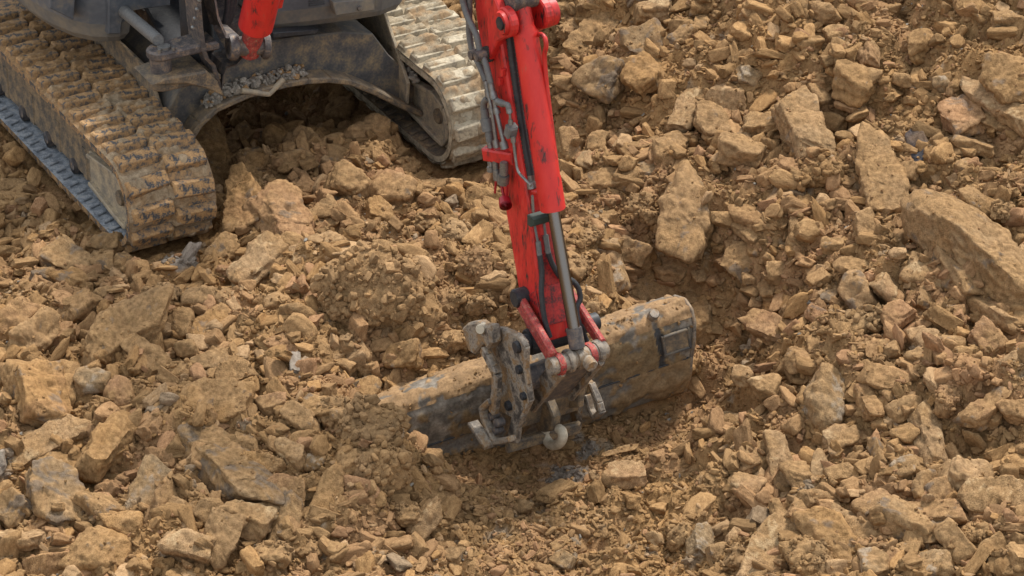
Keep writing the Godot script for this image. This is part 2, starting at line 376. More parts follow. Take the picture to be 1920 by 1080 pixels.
	[650, 790, 60, 44, 20, "b", "t"], [722, 800, 50, 40, -20, "b", "t"], [735, 872, 54, 40, 30, "b", "t"], [660, 868, 58, 42, -10, "b", "t"], [25, 388, 56, 46, 10, "b", "t"], [55, 434, 40, 30, -30, "s", "p"], [197, 462, 76, 42, 0, "b", "t"], [153, 386, 30, 22, -20, "b", "k"], [192, 412, 32, 24, 20, "b", "o"], [20, 350, 44, 28, 0, "b", "t"], [860, 440, 60, 46, 0, "c", "t"], [890, 500, 64, 50, 30, "c", "t"], [840, 560, 60, 46, 0, "c", "t"], [900, 570, 54, 46, 0, "c", "t"], [800, 420, 56, 40, 0, "c", "t"], [760, 600, 50, 40, 0, "c", "t"], [850, 640, 60, 36, -5, "c", "t"], [1158, 846, 66, 13, -12, "p", "p", "thin pale sliver of stone lying on pit floor"],
]

func _ready() -> void:
	var cam := Camera3D.new()
	cam.name = "camera"
	cam.fov = 2.0 * rad_to_deg(atan(540.0 / F))
	cam.far = 300.0
	cam.position = cam_pos
	add_child(cam)
	cam.look_at(Vector3.ZERO)
	cam.current = true
	var env := Environment.new()
	env.background_mode = Environment.BG_SKY
	var sm := ProceduralSkyMaterial.new()
	sm.sky_top_color = rgb(206, 212, 220)
	sm.sky_horizon_color = rgb(222, 222, 220)
	sm.ground_horizon_color = rgb(150, 130, 100)
	sm.ground_bottom_color = rgb(130, 104, 72)
	sm.energy_multiplier = 0.5
	sm.sun_angle_max = 1.0
	var sky := Sky.new()
	sky.sky_material = sm
	env.sky = sky
	env.tonemap_mode = Environment.TONE_MAPPER_LINEAR
	env.tonemap_exposure = 3.4
	env.sdfgi_enabled = true
	env.ssao_enabled = true
	env.ssil_enabled = true
	var we := WorldEnvironment.new()
	we.name = "world_environment"
	we.environment = env
	add_child(we)
	var sun := DirectionalLight3D.new()
	sun.name = "sun"
	sun.light_energy = 0.5
	sun.light_angular_distance = 10.0
	sun.light_color = Color(1.0, 0.975, 0.94)
	sun.shadow_enabled = true
	sun.rotation_degrees = Vector3(-58, 150, 0)
	add_child(sun)

	rng.seed = 5
	nz.seed = 3; nz.frequency = 1.0; nz.fractal_octaves = 3
	nfine.seed = 9; nfine.frequency = 1.0; nfine.fractal_octaves = 2
	ncell.seed = 4; ncell.frequency = 1.0; ncell.noise_type = FastNoiseLite.TYPE_CELLULAR; ncell.fractal_octaves = 2
	make_materials()
	make_heights()
	make_ground()

	var ex := Node3D.new()
	ex.name = "excavator"
	ex.transform = mtf
	add_child(ex)
	tag(ex, "grey and red mini excavator dragging a wide bucket through rubble", "excavator")
	crumbs = clod_variants(8, ["r", "c", "b"], 0.026, 700)
	make_track(ex, -0.767, false)
	make_track(ex, 0.767, true)
	make_carbody(ex)
	make_upper(ex)
	make_arm(ex)
	make_coupler(ex)
	make_bucket(ex)

	for k in ROCKS.size(): place_rock(ROCKS[k], k)
	var du := crumb_mm(dust, crumbs[2])
	du.name = "soil_dusting"
	add_child(du)
	tag(du, "crumbs of soil lying on top of the stones", "soil", "", "stuff")

	var shards := clod_variants(12, ["b", "s", "p", "l", "b", "c"], 0.0125, 500)
	var fine := hit(1700, 130, 0.0)   # a patch of finer soil
	scatter("loose_stones", "small loose stones filling gaps between the rocks", 34000, 0.022, 0.1, 1.6, shards, 77, 0.12, func(x: float, z: float, s: float) -> float:
		var h := gs(x, z)
		var l := minv * Vector3(x, 0, z)
		if l.x > -0.5 and l.x < 0.85 and l.z > 1.7 and l.z < 2.25: return 0.08
		if Vector2(x - fine.x, z - fine.z).length() < 0.45: return 0.25
		return clampf(0.75 + nz.get_noise_2d(x * 1.5 + 9, z * 1.5) * 1.0, 0.0, 1.0) * (0.25 if h < -0.08 else 1.0))
	scatter("soil_crumbs", "fine crumbs of tan soil covering the ground", 210000, 0.007, 0.032, 2.0, crumbs, 78, 0.1, func(x: float, z: float, s: float) -> float: return 1.0)

	gravel_on(self, "frame_gravel", "grey gravel lodged on the arched frame flange", [Vector3(-0.40, 0.415, -0.385), Vector3(-0.30, 0.442, -0.385), Vector3(-0.212, 0.455, -0.385), Vector3(-0.03, 0.462, -0.385), Vector3(0.08, 0.455, -0.385)], 420, 0.035, crumbs, 0.012, 0.034, 5)
	gravel_on(self, "track_gravel", "grey gravel lying behind the pale track's yoke", [Vector3(0.60, 0.36, -1.15), Vector3(0.60, 0.36, -0.8), Vector3(0.60, 0.34, -0.55), Vector3(0.61, 0.30, -0.35)], 260, 0.03, crumbs, 0.014, 0.045, 3)

func make_materials() -> void:
	var grain := ramp_tex(11, 0.02, 0.11, 0.55, [[0.0, rgb(104, 94, 84)], [0.3, rgb(164, 154, 142)], [0.52, rgb(214, 206, 194)], [0.75, rgb(244, 238, 228)], [1.0, rgb(255, 252, 246)]], 1024)
	var nr := bump_tex(21, 0.03, 0.14, 0.45, 6.0, 1024)
	var nr2 := bump_tex(31, 0.02, 0.08, 0.4, 3.0)
	for k in 5:
		var m := mat(grain, 0.95, 0.0, 1.35 + 0.15 * k, nr, 0.9)
		m.vertex_color_use_as_albedo = true
		m.metallic_specular = 0.25
		m.normal_scale = 1.8
		M["rock%d" % k] = m
	var s := mat(grain, 0.97, 0.0, 1.3, nr, 1.6)
	s.vertex_color_use_as_albedo = true
	s.metallic_specular = 0.2
	s.uv1_world_triplanar = true
	M.soil = s
	var mud := mat(grain, 0.9, 0.0, 3.0, nr, 0.8)
	mud.vertex_color_use_as_albedo = true
	M.mud = mud
	var stl := mat(grain, 0.55, 0.0, 3.0, nr2, 0.5)
	stl.vertex_color_use_as_albedo = true
	M.shell = stl
	M.rubber = mat(ramp_tex(41, 0.012, 0.06, 0.4, [[0.0, rgb(36, 38, 42)], [0.38, rgb(68, 69, 71)], [0.47, rgb(132, 104, 72)], [0.7, rgb(172, 134, 88)], [1.0, rgb(150, 138, 118)]]), 0.8, 0.0, 3.0, nr, 0.7)
	M.belt_inner = mat(ramp_tex(43, 0.012, 0.08, 0.45, [[0.0, rgb(72, 77, 83)], [0.45, rgb(118, 124, 131)], [0.62, rgb(158, 162, 166)], [0.8, rgb(120, 112, 98)], [1.0, rgb(150, 122, 88)]]), 0.5, 0.0, 3.0, nr2, 0.6)
	M.pale_rubber = mat(ramp_tex(45, 0.01, 0.05, 0.35, [[0.0, rgb(92, 88, 82)], [0.3, rgb(128, 118, 100)], [0.5, rgb(166, 154, 130)], [0.72, rgb(182, 170, 146)], [0.85, rgb(176, 138, 94)], [1.0, rgb(150, 112, 70)]]), 0.75, 0.0, 2.6, nr, 0.5)
	M.frame = mat(ramp_tex(47, 0.012, 0.07, 0.4, [[0.0, rgb(52, 50, 50)], [0.4, rgb(92, 84, 74)], [0.6, rgb(126, 108, 84)], [1.0, rgb(168, 142, 106)]]), 0.75, 0.1, 2.2, nr2, 0.7)
	M.frame_pale = mat(ramp_tex(48, 0.012, 0.07, 0.4, [[0.0, rgb(92, 88, 84)], [0.4, rgb(138, 128, 112)], [0.6, rgb(164, 148, 122)], [1.0, rgb(190, 176, 150)]]), 0.7, 0.1, 2.2, nr2, 0.6)
	M.carbody = mat(ramp_tex(49, 0.01, 0.06, 0.35, [[0.0, rgb(52, 53, 56)], [0.4, rgb(78, 76, 74)], [0.6, rgb(104, 94, 80)], [0.8, rgb(128, 112, 88)], [1.0, rgb(150, 130, 102)]]), 0.7, 0.1, 2.0, nr2, 0.6)
	M.body = mat(ramp_tex(51, 0.006, 0.05, 0.3, [[0.0, rgb(58, 63, 70)], [0.45, rgb(74, 80, 87)], [0.62, rgb(88, 92, 97)], [0.78, rgb(112, 108, 100)], [1.0, rgb(132, 122, 104)]]), 0.55, 0.0, 1.2, nr2, 0.25)
	M.body_dust = mat(ramp_tex(52, 0.006, 0.05, 0.3, [[0.0, rgb(70, 72, 76)], [0.4, rgb(94, 94, 92)], [0.7, rgb(122, 114, 100)], [1.0, rgb(140, 128, 106)]]), 0.75, 0.0, 1.2, nr2, 0.3)
	M.cast = mat(ramp_tex(53, 0.02, 0.08, 0.4, [[0.0, rgb(48, 46, 48)], [0.45, rgb(82, 78, 78)], [0.62, rgb(112, 102, 94)], [0.8, rgb(146, 118, 88)], [1.0, rgb(196, 184, 170)]]), 0.6, 0.2, 2.2, nr2, 0.6)
	M.black = mat(ramp_tex(55, 0.03, 0.1, 0.4, [[0.0, rgb(26, 28, 31)], [0.6, rgb(44, 46, 50)], [0.85, rgb(84, 78, 70)], [1.0, rgb(120, 104, 84)]]), 0.55, 0.0, 3.0, nr2, 0.3)
	M.hose = mat(ramp_tex(56, 0.03, 0.1, 0.4, [[0.0, rgb(70, 72, 74)], [0.6, rgb(104, 104, 102)], [1.0, rgb(136, 130, 120)]]), 0.6, 0.0, 3.0)
	var red_ramp := [[0.0, rgb(30, 28, 30)], [0.26, rgb(50, 38, 38)], [0.30, rgb(140, 34, 32)], [0.42, rgb(182, 38, 34)], [0.6, rgb(196, 42, 37)], [0.74, rgb(202, 58, 48)], [0.84, rgb(178, 74, 58)], [1.0, rgb(160, 110, 82)]]
	M.red = mat(ramp_tex(57, 0.012, 0.05, 0.35, red_ramp), 0.5, 0.0, 1.8, nr2, 0.2)
	M.red.uv1_scale = Vector3(2.8, 0.9, 2.8)
	M.red_barrel = mat(ramp_tex(58, 0.009, 0.06, 0.22, [[0.0, rgb(34, 32, 34)], [0.27, rgb(56, 42, 42)], [0.29, rgb(190, 38, 35)], [0.5, rgb(200, 42, 38)], [0.78, rgb(206, 52, 44)], [0.88, rgb(184, 72, 58)], [1.0, rgb(168, 104, 80)]]), 0.45, 0.0, 2.8, nr2, 0.12)
	M.red_barrel.uv1_scale = Vector3(3.6, 1.1, 3.6)
	M.red_grimy = mat(ramp_tex(59, 0.012, 0.06, 0.45, [[0.0, rgb(26, 24, 26)], [0.32, rgb(44, 34, 36)], [0.42, rgb(118, 28, 30)], [0.6, rgb(168, 34, 32)], [0.85, rgb(186, 52, 44)], [1.0, rgb(128, 92, 72)]]), 0.5, 0.0, 2.6, nr2, 0.3)
	M.red_mud = mat(ramp_tex(60, 0.02, 0.08, 0.45, [[0.0, rgb(36, 34, 36)], [0.3, rgb(76, 62, 56)], [0.45, rgb(150, 48, 44)], [0.6, rgb(172, 66, 58)], [0.7, rgb(150, 128, 104)], [1.0, rgb(188, 170, 142)]]), 0.7, 0.0, 3.4, nr, 0.5)
	M.chrome = mat(null, 0.26, 1.0)
	M.chrome.albedo_color = rgb(118, 115, 112)
	M.zinc = mat(ramp_tex(61, 0.03, 0.1, 0.4, [[0.0, rgb(88, 88, 86)], [0.6, rgb(132, 132, 130)], [1.0, rgb(160, 154, 142)]]), 0.42, 0.6, 3.0)
	M.green = mat(null, 0.6)
	M.green.albedo_color = rgb(44, 58, 53)
	M.coupler = mat(ramp_tex(63, 0.008, 0.06, 0.28, [[0.0, rgb(46, 43, 41)], [0.35, rgb(78, 71, 64)], [0.48, rgb(122, 112, 100)], [0.56, rgb(146, 136, 122)], [0.66, rgb(122, 98, 70)], [0.85, rgb(156, 126, 88)], [1.0, rgb(176, 160, 136)]]), 0.7, 0.1, 2.2, nr, 0.6)
	M.pale_metal = mat(ramp_tex(65, 0.014, 0.07, 0.4, [[0.0, rgb(120, 108, 92)], [0.5, rgb(172, 162, 142)], [1.0, rgb(206, 198, 180)]]), 0.7, 0.0, 2.6, nr2, 0.5)
	M.red_plastic = mat(null, 0.4)
	M.red_plastic.albedo_color = rgb(150, 22, 34)
	M.plate = mat(null, 0.6)
	M.plate.albedo_color = rgb(118, 116, 106)

# ------------------------------------------------------------------ terrain
# ground height read off the photograph: [x, y pixel, height in metres]
const CTRL := [[320, 485, 0.0], [120, 440, -0.02], [0, 320, -0.02], [-150, 200, 0.0], [240, 520, 0.02], [420, 470, 0.04],
	[860, 345, 0.0], [940, 330, 0.0], [980, 200, 0.0], [560, 290, 0.08], [640, 222, 0.08], [500, 250, 0.06], [600, 400, 0.12], [500, 410, 0.1], [780, 400, 0.1],
	[690, 480, 0.2], [690, 560, 0.24], [850, 500, 0.26], [840, 600, 0.26], [760, 670, 0.12], [1000, 520, 0.26], [1150, 500, 0.3], [1130, 560, 0.27], [1250, 500, 0.3], [1240, 540, 0.28],
	[450, 700, 0.16], [300, 640, 0.16], [150, 600, 0.1], [80, 740, 0.12], [380, 770, 0.18], [620, 720, 0.22], [600, 800, 0.2], [690, 790, 0.28], [715, 850, 0.16], [640, 900, 0.1], [660, 740, 0.26],
	[760, 890, -0.25], [860, 880, -0.27], [1000, 870, -0.27], [1290, 755, -0.36], [1265, 745, -0.36], [1308, 725, -0.3], [1150, 830, -0.27], [1060, 840, -0.28], [930, 860, -0.28], [1220, 780, -0.31], [1340, 790, -0.2], [900, 950, -0.17], [1050, 960, -0.17], [800, 1010, -0.1], [1000, 1060, -0.12], [1200, 930, -0.16],
	[100, 960, 0.06], [350, 960, 0.08], [500, 980, 0.05], [560, 1060, 0.0], [200, 1060, 0.02],
	[1345, 640, 0.2], [1405, 740, 0.0], [1330, 850, -0.1], [1420, 700, 0.16], [1430, 850, 0.0], [1300, 1020, -0.12], [1500, 980, 0.02], [1700, 900, 0.12], [1860, 950, 0.12], [1700, 1050, 0.08], [1500, 600, 0.26], [1700, 650, 0.28], [1880, 650, 0.32],
	[1100, 380, 0.22], [1130, 280, 0.26], [1300, 300, 0.36], [1500, 250, 0.46], [1700, 280, 0.5], [1900, 320, 0.52], [1400, 420, 0.36], [1700, 450, 0.4], [1110, 120, 0.42], [1300, 100, 0.56], [1600, 80, 0.7], [1900, 80, 0.82], [1500, -80, 0.85], [1150, -60, 0.6], [1900, -100, 1.0]]
const GX0 := -3.0
const GX1 := 3.0
const GZ0 := -4.2
const GZ1 := 3.0
const CELL := 0.0125
var hw := 0
var hh := 0
var hgt := PackedFloat32Array()
var coarse := PackedFloat32Array()
const CC := 0.1
var cw := 0
var ch := 0

func ctrl_height(p: Vector2, pts: PackedVector3Array) -> float:
	var sw := 1e-4
	var s := 0.0
	for q in pts:
		var d2 := (p.x - q.x) * (p.x - q.x) + (p.y - q.z) * (p.y - q.z)
		if d2 < 4.0:
			var w := exp(-d2 / 0.05) + 0.004 * exp(-d2 / 0.6)
			sw += w
			s += w * q.y
	return s / sw

func make_heights() -> void:
	var pts := PackedVector3Array()
	for c in CTRL:
		var d := ray(c[0], c[1])
		pts.append(cam_pos + d * ((c[2] - cam_pos.y) / d.y))
	for q in [[-0.77, -0.6], [-0.77, -1.2], [-0.77, -2.0], [0.77, -0.4], [0.77, -1.2], [0.77, -2.0], [-1.2, -1.0], [-1.2, -2.0]]:
		pts.append(mtf * Vector3(q[0], 0.0, q[1]))
	for q in [[-0.3, -0.75], [0.1, -0.85], [0.4, -0.9], [-0.3, -1.2], [0.1, -1.3], [0.4, -1.4], [0.0, -2.0]]:
		pts.append(mtf * Vector3(q[0], -0.16, q[1]))
	cw = int(round((GX1 - GX0) / CC)) + 1
	ch = int(round((GZ1 - GZ0) / CC)) + 1
	coarse.resize(cw * ch)
	for b in ch:
		for a in cw:
			coarse[b * cw + a] = ctrl_height(Vector2(GX0 + a * CC, GZ0 + b * CC), pts)
	hw = int(round((GX1 - GX0) / CELL)) + 1
	hh = int(round((GZ1 - GZ0) / CELL)) + 1
	hgt.resize(hw * hh)
	for b in hh:
		var z := GZ0 + b * CELL
		for a in hw:
			var x := GX0 + a * CELL
			var fx := (x - GX0) / CC
			var fz := (z - GZ0) / CC
			var i0 := mini(int(fx), cw - 2)
			var j0 := mini(int(fz), ch - 2)
			fx -= i0; fz -= j0
			var k := j0 * cw + i0
			var y := lerpf(lerpf(coarse[k], coarse[k + 1], fx), lerpf(coarse[k + cw], coarse[k + cw + 1], fx), fz)
			var n1 := nz.get_noise_2d(x * 2.2, z * 2.2)
			var n2 := nz.get_noise_2d(x * 6.5 + 40, z * 6.5)
			var n3 := ncell.get_noise_2d(x * 11.0 + nz.get_noise_2d(x * 18, z * 18) * 0.6, z * 11.0)
			var n4 := nfine.get_noise_2d(x * 42.0, z * 42.0)
			var calm := smoothstep(-0.24, -0.1, y)
			y += (n1 * 0.085 + n2 * 0.06) * (0.3 + 0.7 * calm) - (n3 + 0.6) * 0.035 * (0.5 + 0.5 * calm) + n4 * 0.013 - 0.03 * (1.0 - calm)
			# the strip the bucket has just scraped
			var bl := minv * Vector3(x, 0, z)
			if bl.x > -0.55 and bl.x < 0.95 and bl.z > 1.6 and bl.z < 2.6:
				var zb := 1.86 + 0.165 * (bl.x - 0.65)
				var wv := smoothstep(zb - 0.1, zb - 0.02, bl.z) * smoothstep(zb + 0.55, zb + 0.2, bl.z) * smoothstep(-0.55, -0.35, bl.x) * smoothstep(0.95, 0.72, bl.x)
				y = lerpf(y, minf(y, lerpf(-0.2, -0.235, (bl.x + 0.55) / 1.2) + n4 * 0.015 + n2 * 0.015), wv)
			# the ground pressed down under the two tracks
			var l := minv * Vector3(x, 0, z)
			if l.z < 0.12 and l.z > -3.0:
				var dx: float = abs(abs(l.x) - 0.767)
				if dx < 0.3:
					var w := smoothstep(0.3, 0.2, dx) * smoothstep(0.12, -0.05, l.z)
					y = lerpf(y, minf(y, -0.035 + n4 * 0.01), w)
			hgt[b * hw + a] = y

func gh(x: float, z: float) -> float:
	var fx := clampf((x - GX0) / CELL, 0, hw - 2.001)
	var fz := clampf((z - GZ0) / CELL, 0, hh - 2.001)
	var a := int(fx)
	var b := int(fz)
	fx -= a; fz -= b
	var k := b * hw + a
	return lerpf(lerpf(hgt[k], hgt[k + 1], fx), lerpf(hgt[k + hw], hgt[k + hw + 1], fx), fz)

# smooth height, without the crumbs
func gs(x: float, z: float) -> float:
	var fx := clampf((x - GX0) / CC, 0, cw - 2.001)
	var fz := clampf((z - GZ0) / CC, 0, ch - 2.001)
	var a := int(fx)
	var b := int(fz)
	fx -= a; fz -= b
	var k := b * cw + a
	return lerpf(lerpf(coarse[k], coarse[k + 1], fx), lerpf(coarse[k + cw], coarse[k + cw + 1], fx), fz)

func hit(px: float, py: float, lift: float) -> Vector3:
	var d := ray(px, py)
	var t := 9.0
	var p := cam_pos
	while t < 30.0:
		p = cam_pos + d * t
		if p.y < gs(p.x, p.z) + lift: break
		t += 0.04
	for q in 6:
		t -= (0.02 / (1 << q)) * (1.0 if p.y < gs(p.x, p.z) + lift else -1.0)
		p = cam_pos + d * t
	return p

const TAN := Color(0.442, 0.292, 0.153)
const PAL := {"n": Color(0.085, 0.09, 0.115), "t": Color(0.455, 0.308, 0.172), "o": Color(0.49, 0.308, 0.148), "g": Color(0.44, 0.33, 0.21), "d": Color(0.405, 0.262, 0.132), "k": Color(0.49, 0.302, 0.175), "p": Color(0.54, 0.375, 0.222), "u": Color(0.42, 0.30, 0.18)}

var clay := []

func soil_col(x: float, y: float, z: float) -> Color:
	var a := nz.get_noise_3d(x * 1.3, y * 1.3, z * 1.3)
	var b := nfine.get_noise_3d(x * 7.0, y * 7.0, z * 7.0)
	var c := nz.get_noise_3d(x * 5.0 + 50, y * 5.0, z * 5.0)
	var col := TAN * (0.88 + 0.25 * b)
	col = col.lerp(PAL.o, clampf(a * 1.4 + c * 0.7, 0.0, 0.6))
	col = col.lerp(PAL.k, clampf(-a * 1.2 - c * 1.2 - 0.1, 0.0, 0.5))
	for q in clay:
		var dd: float = Vector2(x - q.x, z - q.z).length() / q.y + b * 0.9 + c * 0.5
		if dd < 1.0: col = col.lerp(Color(0.33, 0.335, 0.34), clampf((1.0 - dd) * 2.0, 0.0, 0.75))
	if c > 0.42: col = col.lerp(Color(0.34, 0.31, 0.27), clampf((c - 0.42) * 5.0, 0, 0.6))
	return col

func make_ground() -> void:
	for q in [[1065, 880, 0.09], [1100, 832, 0.07], [1030, 915, 0.05], [340, 505, 0.08], [5, 890, 0.08], [560, 700, 0.03]]:
		var hp := hit(q[0], q[1], 0.0)
		clay.append(Vector3(hp.x, q[2], hp.z))
	var xs := PackedFloat32Array()
	var zs := PackedFloat32Array()
	var out := [60.0, 36.0, 20.0, 12.0, 8.0, 5.5, 4.2, 3.5, 3.2]
	for o in out: xs.append(-o)
	for a in hw: xs.append(GX0 + a * CELL)
	for k in out.size(): xs.append(out[out.size() - 1 - k])
	for o in [60.0, 36.0, 20.0, 12.0, 8.0, 6.0, 5.0, 4.5]: zs.append(-o)
	for b in hh: zs.append(GZ0 + b * CELL)
	for k in out.size(): zs.append(out[out.size() - 1 - k])
	var mb := MB.new()
	var w := xs.size()
	for z in zs:
		for x in xs:
			var y := gh(x, z)
			mb.v.append(Vector3(x, y, z))
			mb.c.append(soil_col(x, y, z))
	for b in zs.size() - 1:
		for a in w - 1:
			var k := b * w + a
			mb.i.append_array([k, k + 1, k + w, k + 1, k + w + 1, k + w])
	smooth_normals(mb)
	var o := obj("ground", mb, M.soil)
	tag(o, "tan crumbly soil of the dug-up site", "", "", "structure")

# ------------------------------------------------------------------ stones
# half-size dims, style: b block, s slab, l long, r rounded, c crumbly clod, p plate
func rock_mesh(hd: Vector3, sd: int, style: String, col: String, cellsize: float) -> MB:
	var r := RandomNumberGenerator.new()
	r.seed = sd
	var jit := 0.3      # how far the six main faces lean
	var extra := 5      # further broken faces
	var soft := 48.0    # sharpness of the edges
	var yk := 0.9
	var yj := 1.0
	var cutlo := 0.54
	match style:
		"s": jit = 0.26; extra = 7; yk = 0.35; yj = 0.4
		"p": jit = 0.26; extra = 7; yk = 0.25; yj = 0.3
		"l": jit = 0.2; extra = 6; yk = 0.8; cutlo = 0.64
		"r": jit = 0.4; extra = 9; soft = 14.0
		"c": jit = 0.4; extra = 8; soft = 7.0
	var pn := PackedVector3Array()
	for q in 6:
		var s := -1.0 if q & 1 else 1.0
		var d := Vector3(r.randfn() * jit, r.randfn() * jit * yj, r.randfn() * jit)
		d[q >> 1] = s
		if q >> 1 == 1: d.x *= yj; d.z *= yj
		pn.append(d.normalized() / r.randf_range(0.78, 1.0))
	for q in extra:
		var d := Vector3(r.randfn(), r.randfn() * yk, r.randfn()).normalized()
		pn.append(d / ((absf(d.x) + absf(d.y) + absf(d.z)) * r.randf_range(cutlo, 0.82)))
	var off := Vector3(r.randf(), r.randf(), r.randf()) * 90.0
	var size := (hd.x + hd.y + hd.z) / 3.0
	var base: Color = PAL[col] * r.randf_range(0.88, 1.1)
	var alt: Color = PAL["togdkpu"[r.randi() % 6]]
	var stain := Color(0.16, 0.157, 0.158)
	var stain_t := r.randf_range(0.36, 0.62)
	if col == "u": stain_t = 0.16
	elif col == "g": stain = Color(0.40, 0.37, 0.33); stain_t = 0.22
	elif col == "p": stain = Color(0.64, 0.50, 0.32); stain_t = 0.3
	var mb := MB.new()
	var ccoarse := 0.9 / size
	var axes := [[0, 1, 2, 1], [0, 2, 1, -1], [1, 2, 0, 1]]
	for ax in axes:
		var na := clampi(int(hd[ax[0]] * 2.0 / cellsize), 4, 56)
		var nb := clampi(int(hd[ax[1]] * 2.0 / cellsize), 4, 56)
		for sg in [-1.0, 1.0]:
			var k0 := mb.v.size()
			for a in na + 1:
				for b in nb + 1:
					var p := Vector3.ZERO
					p[ax[0]] = -1.0 + 2.0 * a / na
					p[ax[1]] = -1.0 + 2.0 * b / nb
					p[ax[2]] = sg
					var dq := p.normalized()
					var acc := 0.0
					for pl in pn:
						var dt := pl.dot(dq)
						if dt > 0.0: acc += pow(dt, soft)
					var q := dq * minf(pow(acc, -1.0 / soft), 1.45)
					var w := q * hd
					var dir := w.normalized()
					var s := w + off
					var n1 := nz.get_noise_3dv(s * ccoarse)
					var n2 := nfine.get_noise_3d(s.x * 9.0, s.y * (9.0 if style == "c" or style == "r" else 30.0), s.z * 9.0)
					var n3 := nfine.get_noise_3dv(s * 38.0)
					if style == "c":
						var cc := ncell.get_noise_3dv(s * 9.0 + Vector3.ONE * n2 * 0.4) + 0.7 * ncell.get_noise_3dv(s * 30.0)
						w += dir * (n1 * 0.12 * size - (cc + 1.0) * minf(0.017, size * 0.2) + n2 * 0.010 + n3 * 0.006)
					else:
						w += dir * (n1 * 0.09 * size + nz.get_noise_3dv(s * ccoarse * 3.0) * 0.05 * size + (floor(n2 * 5.0 + n1) * 0.2 + n2 * 0.35) * minf(0.015, size * 0.15) + n3 * minf(0.0048, size * 0.055))
					mb.v.append(w)
					var cl := base
					var pa := nz.get_noise_3dv(s * 4.0 + Vector3(20, 0, 0))
					cl = cl.lerp(alt, clampf(pa * 1.3 + 0.1, 0.0, 0.4))
					if col != "n": cl = cl.lerp(TAN, clampf(nz.get_noise_3dv(s * 3.0 + Vector3(0, 0, 70)) * 1.6 + n3 * 0.5 + 0.4, 0.0, 0.8))
					cl *= 0.93 + 0.34 * n3 + 0.15 * n2
					var sn := nz.get_noise_3dv(s * 8.5 + Vector3(0, 55, 0)) + n3 * 0.4
					if sn > stain_t and style != "c": cl = cl.lerp(stain, clampf((sn - stain_t) * 6.0, 0.0, 0.62))
					cl.a = 1.0
					mb.c.append(cl)
			var fl: bool = (sg > 0) == (ax[3] > 0)
			for a in na:
				for b in nb:
					var k := k0 + a * (nb + 1) + b
					if not fl: mb.i.append_array([k, k + nb + 1, k + 1, k + 1, k + nb + 1, k + nb + 2])
					else: mb.i.append_array([k, k + 1, k + nb + 1, k + 1, k + nb + 2, k + nb + 1])
	smooth_normals(mb)
	return mb

const SHAPE := {"b": "angular block", "s": "flat slab", "l": "long stone", "r": "rounded stone", "c": "crumbly clod", "p": "thin flake"}
const NAMES := {"b": "rock", "s": "flat_rock", "l": "long_rock", "r": "boulder", "c": "clod", "p": "stone_flake"}
const CATS := {"b": "rock", "s": "rock", "l": "rock", "r": "boulder", "c": "clod", "p": "stone flake"}
const COLW := {"n": "dark blue", "t": "tan", "o": "yellow ochre", "g": "greyish", "d": "brown", "k": "pinkish", "p": "pale", "u": "blue-grey stained"}

# where a stone lies, told by the nearest stone or machine part with a look of its own
var marks := []

func beside(px: float, py: float) -> String:
	if marks.is_empty():
		marks = [[320, 470, "nose of the mud-caked track"], [860, 330, "nose of the pale track"], [1310, 670, "free end of the bucket"], [740, 830, "buried end of the bucket"], [1010, 560, "foot of the red arm"], [560, 180, "arch of the undercarriage"]]
		for q in ROCKS:
			if q.size() < 8: continue
			var s := ""
			for w in String(q[7]).split(" "):
				if w.trim_suffix(",") in ["with", "beside", "propped", "leaning", "inside", "under", "standing", "half", "pointing", "lying", "pressed", "rolling", "between", "tucked", "alone", "at", "on", "by", "below", "in", "right", "just", "just,", "resting", "jutting", "bridging", "before", "overhanging", "sliding", "wedged", "tilted", "low", "hanging", "against", "above", "near", "among", "past", "high", "largest"]: break
				s += (" " if s != "" else "") + w.trim_suffix(",")
			if s.split(" ").size() > 1: marks.append([q[0], q[1], s])
	var best := 1e9
	var r := ""
	for m in marks:
		var dx: float = px - m[0]
		var dy: float = py - m[1]
		var d := dx * dx + dy * dy * 2.0
		if d < best:
			best = d
			r = ("uphill of the " if dy < -absf(dx) * 0.7 else ("downhill of the " if dy > absf(dx) * 0.7 else "beside the ")) + m[2]
	return r

var dust := []
var crumbs := []

func crumb_mm(list: Array, mesh: Mesh) -> MultiMeshInstance3D:
	var mm := MultiMesh.new()
	mm.transform_format = MultiMesh.TRANSFORM_3D
	mm.use_colors = true
	mm.mesh = mesh
	mm.instance_count = list.size()
	for k in list.size():
		mm.set_instance_transform(k, list[k][0])
		var c: Color = list[k][1]
		c.a = 1.0
		mm.set_instance_color(k, c)
	var mi := MultiMeshInstance3D.new()
	mi.multimesh = mm
	mi.material_override = M.rock0
	return mi

